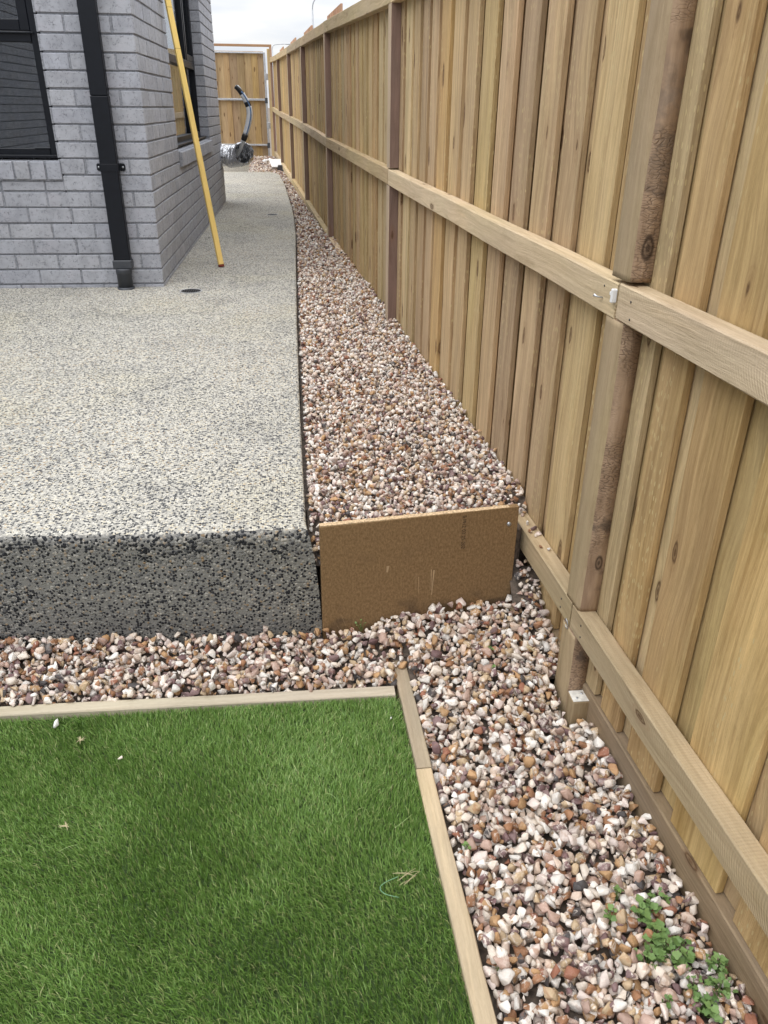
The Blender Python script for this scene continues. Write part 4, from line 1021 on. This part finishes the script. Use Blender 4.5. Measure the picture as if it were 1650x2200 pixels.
# ------------------------------------------------------------------ floor waste grates
def grate(x, y, z, r_, label):
    e = tag(empty('drain_grate', (x, y, z)), label, 'drain')
    v = []; f = []; n = 40
    for (rr, zz) in ((r_, .0015), (r_ - .002, .004), (r_ - .0075, .004), (r_ - .009, .001), (r_ - .009, -.02)):
        for k in range(n): v.append((rr * math.cos(2 * math.pi * k / n), rr * math.sin(2 * math.pi * k / n), zz))
    for j in range(4):
        for k in range(n): f.append((j * n + k, j * n + (k + 1) % n, (j + 1) * n + (k + 1) % n, (j + 1) * n + k))
    link('rim', mesh('rim', v, f, True), plain('grate_rim', (.34, .34, .34), .5), e)
    m_ = MB(); ri = r_ - .010
    k = -ri + .006
    while k < ri:
        hw = math.sqrt(max(ri * ri - k * k, 1e-6)); m_.box(k - .0018, k + .0018, -hw, hw, .0005, .0035, .0004); m_.box(-hw, hw, k - .0015, k + .0015, 0.0, .0028, .0004); k += .013
    m_.obj('grid', M_rubber, e)
    v = [(ri * math.cos(2 * math.pi * k / n), ri * math.sin(2 * math.pi * k / n), .0003) for k in range(n)]
    link('hollow_disc', mesh('hollow_disc', v, [tuple(range(n))]), plain('hollow_shade_black', (.006, .006, .007), .6), e)  # flat black disc, its colour standing for the shade below the grid
    return e
grate(-.658, 4.79, 0.0005, .067, 'round black drain grate beside the house corner')
grate(-.276, 8.49, 0.0005, .060, 'round dark drain grate further up the path near the gravel')
gl_ = tag(empty('fallen_leaf_scrap', (-.50, 8.1, 0)), 'few dark dead leaf scraps on the path beside the house wall', 'leaf litter')
for (x_, y_) in ((-.52, 8.35), (-.49, 7.72), (-.545, 7.55), (-.56, 7.15), (-.76, 6.9)):
    k = MB(); k.add(([(-.016, -.006, .002), (0, -.010, .006), (.017, .002, .002), (.004, .009, .008), (-.010, .008, .003)], [(0, 1, 2, 3, 4)])); k.obj('leaf', plain('dead_leaf', (.045, .035, .03), .9), gl_, loc=(x_ + .50, y_ - 8.1, 0.001))

# ------------------------------------------------------------------ foil duct with insulated pipe from the wall
duct = tag(empty('foil_duct', (HX, 9.60, .49)), 'crumpled silver foil duct sticking out of the brick wall', 'duct')
def foil():
    pts = [Vector(p) for p in ((-.86, 9.62, .488), (-.765, 9.57, .487), (-.675, 9.50, .482), (-.605, 9.39, .505), (-.565, 9.26, .535))]
    n = 46; seg = 90; v = []; f = []
    P = []
    for i in range(seg + 1):
        t = i / seg * (len(pts) - 1); k = min(int(t), len(pts) - 2); u = t - k; P.append(pts[k].lerp(pts[k + 1], u))
    for i in range(seg + 1):
        d = (P[min(i + 3, seg)] - P[max(i - 3, 0)]).normalized(); a = d.cross(Vector((0, 0, 1))).normalized(); b = a.cross(d)
        for k in range(n):
            t = 2 * math.pi * k / n
            r_ = .104 + .0055 * math.sin(i * .95 + math.sin(t * 2) * .9) + .020 * (float(fnoise(i * .16, k * .33, 1, 5)) - .5) + .014 * (float(fnoise(i * .5, k * .8, 1, 6)) - .5) + .004 * math.sin(3 * t + i * .2)
            v.append(P[i] + (a * math.cos(t) + b * math.sin(t)) * r_)
    for i in range(seg):
        for k in range(n): f.append((i * n + k, (i + 1) * n + k, (i + 1) * n + (k + 1) % n, i * n + (k + 1) % n))
    t = NT('aluminium_foil'); p = t.obj()
    fr_ = t.noise(p, 70, 3, .6)
    ge = t.n('ShaderNodeNewGeometry')
    m_ = t.finish((.74, .75, .77), t.math('MULTIPLY_ADD', fr_, .2, .12), 1.0, t.bump(t.noise(p, 45, 4, .7, 1.0), .5, .012))
    v = [(a - Vector((HX, 9.60, .49))) for a in v]
    link('foil_sleeve', mesh('foil_sleeve', v, f, False), m_, duct)
foil()
hose = tag(empty('insulated_hose', (-.60, 9.35, .58)), 'white and black taped insulated hose curving up out of the foil duct', 'hose')
hp = [(-.66, 9.42, .50), (-.61, 9.35, .565), (-.585, 9.32, .62), (-.555, 9.30, .68), (-.515, 9.30, .78), (-.487, 9.30, .88), (-.486, 9.30, .955), (-.505, 9.30, 1.01), (-.535, 9.29, 1.07), (-.578, 9.28, 1.128), (-.612, 9.27, 1.158)]
def spline(ps, m_=6):
    out = []
    for i in range(len(ps) - 1):
        p0, p1, p2, p3 = (Vector(ps[max(i - 1, 0)]), Vector(ps[i]), Vector(ps[i + 1]), Vector(ps[min(i + 2, len(ps) - 1)]))
        for k in range(m_):
            t = k / m_; out.append(.5 * ((2 * p1) + (-p0 + p2) * t + (2 * p0 - 5 * p1 + 4 * p2 - p3) * t * t + (-p0 + 3 * p1 - 3 * p2 + p3) * t ** 3))
    out.append(Vector(ps[-1])); return out
S = [p - Vector((-.60, 9.35, .58)) for p in spline(hp)]
M_hose = plain('white_lagging', (.70, .72, .74), .5, 0, 20, .06); M_blue = plain('blue_stripe', (.10, .19, .36), .5)
def rad(i): t = i / (len(S) - 1); return .020 + .011 * math.sin(math.pi * min(1, max(0, (t - .1) / .9)))
def hose_seg(a, b, nm, mat, k=1.0):
    m_ = MB(); m_.tube(S[a:b + 1], [rad(i) * k for i in range(a, b + 1)], 16); m_.obj(nm, mat, hose, True)
N_ = len(S) - 1
hose_seg(0, 16, 'lagging', M_hose); hose_seg(16, 20, 'tape', M_rubber, 1.12); hose_seg(20, 38, 'lagging', M_hose); hose_seg(38, 43, 'tape', M_rubber, 1.03); hose_seg(43, 50, 'lagging', M_hose); hose_seg(50, N_, 'tape', M_rubber, 1.0)
st = MB(); st.tube([S[i] + Vector((.45, -.85, .1)).normalized() * rad(i) * .84 for i in range(20, 53)], .0085, 8); st.obj('blue_stripe', M_blue, hose, True)
# cut tip
tip = MB(); tip.tube([S[N_ - 7] + Vector((.012, .006, .008)), S[N_ - 3] + Vector((.010, .006, .013)), S[N_] + Vector((.004, .006, .010))], [.014, .013, .004], 12); tip.obj('lagging_flap', M_hose, hose, True)

# ------------------------------------------------------------------ gate and its posts at the end of the path
gate = tag(empty('timber_gate', (-.55, 17.2, .1)), 'timber board gate in a galvanised steel frame closing the end of the path', 'gate')
GO = (.55, -17.2, -.1)
xg = -2.35; k = 0
ws = [.112, .118, .142, .128, .150, .10, .128, .150, .15, .15, .15, .15, .15]
xr = -.575
while xr > xg:
    wv_ = ws[k % len(ws)]; k += 1
    m_ = MB(); yo = .0165 if k % 2 else .0
    m_.box(-wv_ / 2 - (.018 if k % 2 else 0), wv_ / 2 + (.018 if k % 2 else 0), .024 + yo, .040 + yo, 0, 1.80, .001)
    m_.obj('board', M_gate_board, gate, loc=(xr - wv_ / 2 + GO[0], 0, .085 + GO[2])); xr -= wv_
m_ = MB(); m_.box(xg, -.575, .028, .046, 1.886, 1.90, .001); m_.obj('capping_board', M_paling, gate, loc=(GO[0], 0, GO[2]))
def bar(x0, x1, z0, z1, nm):
    m_ = MB(); m_.box(x0, x1, -.020, .0195, z0, z1, .003); m_.obj(nm, M_galv, gate, loc=(GO[0], 0, GO[2]))
bar(-.574, -.538, .07, 1.885, 'frame_upright'); bar(xg, -.5745, 1.862, 1.886, 'frame_rail'); bar(xg, -.5745, 1.074, 1.110, 'frame_rail'); bar(xg, -.5745, .282, .314, 'frame_rail')
for z in (1.48, .642):
    m_ = MB(); m_.box(-.575, -.49, -.027, -.0205, z - .055, z + .055, .002); m_.tube([(-.532, -.032, z - .05), (-.532, -.032, z + .05)], .011, 10); m_.tube([(-.51, -.032, z - .03), (-.51, -.024, z - .03)], .009, 8); m_.tube([(-.51, -.032, z + .03), (-.51, -.024, z + .03)], .009, 8)
    m_.obj('hinge', M_galv, gate, loc=(GO[0], 0, GO[2]))
for z in (1.08, .295):
    m_ = MB(); m_.box(-.585, -.530, -.026, -.0205, z - .05, z + .045, .001); m_.obj('corner_plate', M_pvc, gate, loc=(GO[0], 0, GO[2]))
gp = MB(); gp.box(-.502, -.447, -.045, .045, 0, 1.94, .004)
tag(gp.obj('gate_post', M_paling, None, loc=(0, 17.19, 0)), 'square timber post carrying the gate hinges at the fence end', 'post')
fr = tag(empty('timber_arch', (-.45, 17.65, 0)), 'orange sawn timber arch standing just behind the gate', 'arch')
m_ = MB(); m_.box(-2.5, .027, -.022, .022, 1.998, 2.04, .002); m_.obj('beam', M_orange_pine, fr)
m_ = MB(); m_.box(-.020, .028, -.021, .021, 0, 1.9975, .002); m_.obj('upright', M_paling_new, fr)
m_ = MB(); m_.box(-1.95, -1.90, -.021, .021, 0, 1.9975, .002); m_.obj('upright', M_paling_new, fr)

# rubbish on the gravel near the gate
wt_ = tag(empty('white_tile', (-.36, 14.55, .07)), 'white tile offcut propped on a dark brick near the gate', 'tile')
m_ = MB(); m_.box(-.10, .12, -.22, .26, 0, .012, .002); o = m_.obj('tile', M_white, wt_); o.rotation_euler = (R(11), 0, R(8)); o.location = (0, 0, .045)
o = tag(MB().box(-.11, .10, -.10, .10, -.05, .042, .003).obj('dark_paver', plain('dark_paver', (.06, .06, .065), .8), None, loc=(-.22, 14.25, .07)), 'dark paver half under the white tile by the fence', 'paver')
m_ = MB(); m_.tube([(-.05, -.05, .035), (.0, .0, .04), (.06, .06, .045), (.075, .07, .075)], [.03, .034, .032, .026], 12)
tag(m_.obj('pipe_offcut', M_white, None, True, loc=(-.565, 15.75, .05)), 'short white pipe bend lying on the gravel near the gate', 'pipe')
m_ = MB(); m_.tube([(-.5, 15.85, .095), (-.37, 16.1, .10), (-.28, 16.3, .105)], .012, 6)
tag(m_.obj('timber_offcut', M_edge, None, True), 'thin timber stick lying on the gravel beside the white pipe bend', 'stick')
m_ = MB(); m_.box(-.10, .03, -.03, .03, 0, .03, .006); tag(m_.obj('black_scrap', M_rubber, None, loc=(-.60, 15.25, .055)), 'small black plastic scrap under the white pipe bend', 'scrap')

# ------------------------------------------------------------------ street lamps beyond the fence
def lamp(x, y, ztop, arm, label):
    e = tag(empty('street_lamp', (x, y, -.45)), label, 'street lamp', 'street lamps beyond the fence')
    zt = ztop + .45
    m_ = MB(); m_.tube([(0, 0, 0), (0, 0, zt * .5), (0, 0, zt)], [.11, .085, .06], 12); m_.obj('pole', M_lamp, e, True)
    m_ = MB(); m_.tube(spline([(0, 0, zt - .01), (.06, 0, zt + .40), (.30, 0, zt + .72), (arm * .6, 0, zt + .86), (arm, 0, zt + .90)], 5), .05, 10); m_.obj('arm', M_lamp, e, True)
    m_ = MB(); m_.box(arm - .05, arm + .75, -.16, .16, zt + .82, zt + .96, .05); m_.obj('lamp_head', M_lamp, e)
lamp(1.66, 75, 8.0, 1.5, 'tall grey street lamp rising above the fence, the nearer one')
lamp(-3.45, 150, 9.2, 2.2, 'small distant street lamp seen above the far end of the fence')

# ------------------------------------------------------------------ weeds
def mat_leaf():
    t = NT('weed_leaf'); r = t.rnd(); p = t.obj()
    c = t.mix(r, (0.095, 0.17, 0.05), (0.175, 0.27, 0.085)); c = t.mix(t.math('MULTIPLY', t.step(t.noise(p, 160, 3), .45, .7), .35), c, (0.22, 0.38, 0.11))
    return t.finish(c, .5, 0, t.bump(t.noise(p, 250, 3), .3, .001), .35)
M_leaf = mat_leaf(); M_stem = plain('weed_stem', (.11, .19, .05), .6)
leafm = []
for s_ in range(8):
    g_ = np.random.default_rng(900 + s_); n = 18; lob = g_.integers(3, 6); v = [(0, 0, 0)]; f = []
    for k in range(n):
        a_ = 2 * math.pi * k / n; r_ = 1 + .16 * math.cos(lob * a_ + g_.uniform(0, 1)) - .55 * math.exp(-((a_ - math.pi) / .32) ** 2) + g_.normal(0, .03)
        v.append((r_ * math.cos(a_), r_ * math.sin(a_) * .9, .18 * r_ * r_ * abs(math.sin(a_)) + .05 * math.sin(3 * a_)))
    for k in range(n): f.append((0, 1 + k, 1 + (k + 1) % n))
    me = mesh('leaf', v, f, True); me.materials.append(M_leaf); leafm.append(me)
def weed(x, y, z, nleaf, spread, size, label):
    e = tag(empty('weed', (x, y, z)), label, 'weed'); st = MB()
    for i in range(nleaf):
        a_ = rng.uniform(0, 6.28); d_ = spread * math.sqrt(rng.uniform(.02, 1)); h_ = rng.uniform(.012, .030) * (1.15 - .5 * d_ / max(spread, 1e-3))
        px, py = d_ * math.cos(a_), d_ * math.sin(a_)
        o = bpy.data.objects.new('leaf', leafm[int(rng.integers(8))]); col.objects.link(o); o.parent = e; o.location = (px, py, h_)
        sz = size * rng.uniform(.5, 1.05); o.scale = (sz, sz, sz); o.rotation_euler = (rng.normal(0, .35), rng.normal(0, .35), a_ + rng.normal(0, .6))
        st.tube([(px * .15, py * .15, -.012), (px * .6, py * .6, h_ * .5), (px, py, h_)], .0007, 5)
    st.obj('stem', M_stem, e)
zr = float(z_right(np.array([.6]), np.array([.85]))[0]) + .012
sc_k = 1.045
for (x, y, n, sp_, sz, lb) in ((a_[0], a_[1], int(a_[2] * 1.7 + .5) if a_[0] > .5 else a_[2], a_[3], a_[4] * .95, a_[5]) for a_ in (
    (.600, .905, 15, .024, .0085, 'green weed rosette uppermost in the patch by the plinth board'),
    (.535, .900, 5, .014, .0070, 'small three leaved weed at the left of the green patch'),
    (.565, .945, 4, .010, .0060, 'tiny weed sprig on a white stone above the green patch'),
    (.640, .930, 8, .022, .0060, 'thin weed sprig hard against the plinth board above the patch'),
    (.603, .860, 12, .022, .0095, 'weed with two big lobed leaves in the middle of the patch'),
    (.625, .822, 34, .034, .0085, 'largest dense green weed clump growing in the gravel'),
    (.572, .815, 12, .024, .0080, 'weed clump on the left below the big lobed leaves'),
    (.690, .795, 15, .020, .0072, 'dense weed tuft touching the foot of the plinth board'),
    (.635, .758, 9, .024, .0065, 'scattered small round weed leaves below the largest clump'),
    (.680, .752, 14, .022, .0072, 'weed rosette low in the corner beside the plinth board'),
    (.640, .722, 16, .024, .0075, 'lowest weed clump at the bottom edge of the gravel'),
    (.575, .733, 5, .012, .0055, 'tiny dark weed seedling between two rusty stones'),
    (.302, .832, 4, .010, .0075, 'lone four leaved weed beside the yellow edging timber'),
    (.292, 1.075, 4, .009, .0060, 'small weed sprig half way along the edging timber'),
    (.468, 1.655, 5, .010, .0060, 'small green weed below the middle of the brown board'),
    (.462, 1.595, 4, .008, .0050, 'tiny weed seedling in front of the weed below the board'),
    (.130, 1.795, 6, .016, .0040, 'wispy weed at the foot of the brown board by the slab'))):
    weed(x, y, float((z_right if x > .25 else z_front)(np.array([x]), np.array([y]))[0]) + .012, n, sp_, sz, lb)

# ------------------------------------------------------------------ odds and ends on the turf
ztop = zb + .017
white_stone = plain('white_quartz', (.82, .81, .79), .6, nscale=60)
lone_stone('stone', (-.64, 1.525, ztop + .004), .030, 'white stone lying on the turf near the far edging', mat=white_stone)
lone_stone('stone', (-.464, 1.398, ztop + .002), .018, 'small pinkish stone lying on the turf')
lone_stone('pebble', (.180, 1.476, ztop), .008, 'tiny white pebble on the turf in the lawn corner', 'pebble', mat=white_stone)
M_seed = plain('dry_seed', (.46, .40, .24), .9)
for (x, y, lb) in ((-.567, 1.463, 'dry pale seed head on the turf behind the pinkish stone'), (-.537, 1.208, 'dry pale seed head on the turf nearest the camera')):
    m_ = MB()
    for k in range(11):
        a_ = rng.uniform(0, 6.28); L_ = rng.uniform(.006, .016); m_.tube([(0, 0, .003), (L_ * .6 * math.cos(a_), L_ * .6 * math.sin(a_), .006), (L_ * math.cos(a_), L_ * math.sin(a_), rng.uniform(.001, .009))], [.0013, .0008, .0003], 5)
    tag(m_.obj('seed_head', M_seed, None, loc=(x, y, ztop)), lb, 'seed head')
m_ = MB(); m_.tube(spline([(.145, 1.022, ztop + .004), (.118, 1.010, ztop + .006), (.107, 1.000, ztop + .004), (.116, .985, ztop + .006), (.142, .978, ztop + .002)], 5), .0007, 6)
tag(m_.obj('green_twine', plain('green_twine', (.20, .40, .24), .6), None, True), 'short curl of pale green twine on the turf', 'twine')
m_ = MB()
for k in range(8):
    a_ = rng.uniform(-.7, .9); L_ = rng.uniform(.015, .04); cx_, cy_2 = .168 + rng.normal(0, .006), 1.022 + rng.normal(0, .008)
    m_.tube([(cx_ - L_ * math.cos(a_), cy_2 - L_ * math.sin(a_) * .6, ztop + .001), (cx_, cy_2, ztop + .005), (cx_ + L_ * math.cos(a_) * .6, cy_2 + L_ * .4 * math.sin(a_), ztop + .002)], .0004, 5)
tag(m_.obj('dry_straw', M_seed, None), 'few strands of dry straw tangled on the turf by the twine', 'straw')
m_ = MB(); m_.tube([(.545, 1.72, -.318), (.575, 1.675, -.322), (.60, 1.64, -.335)], .0016, 5)
tag(m_.obj('twig', M_seed, None), 'thin dry twig lying on the gravel beside the near fence post', 'twig')
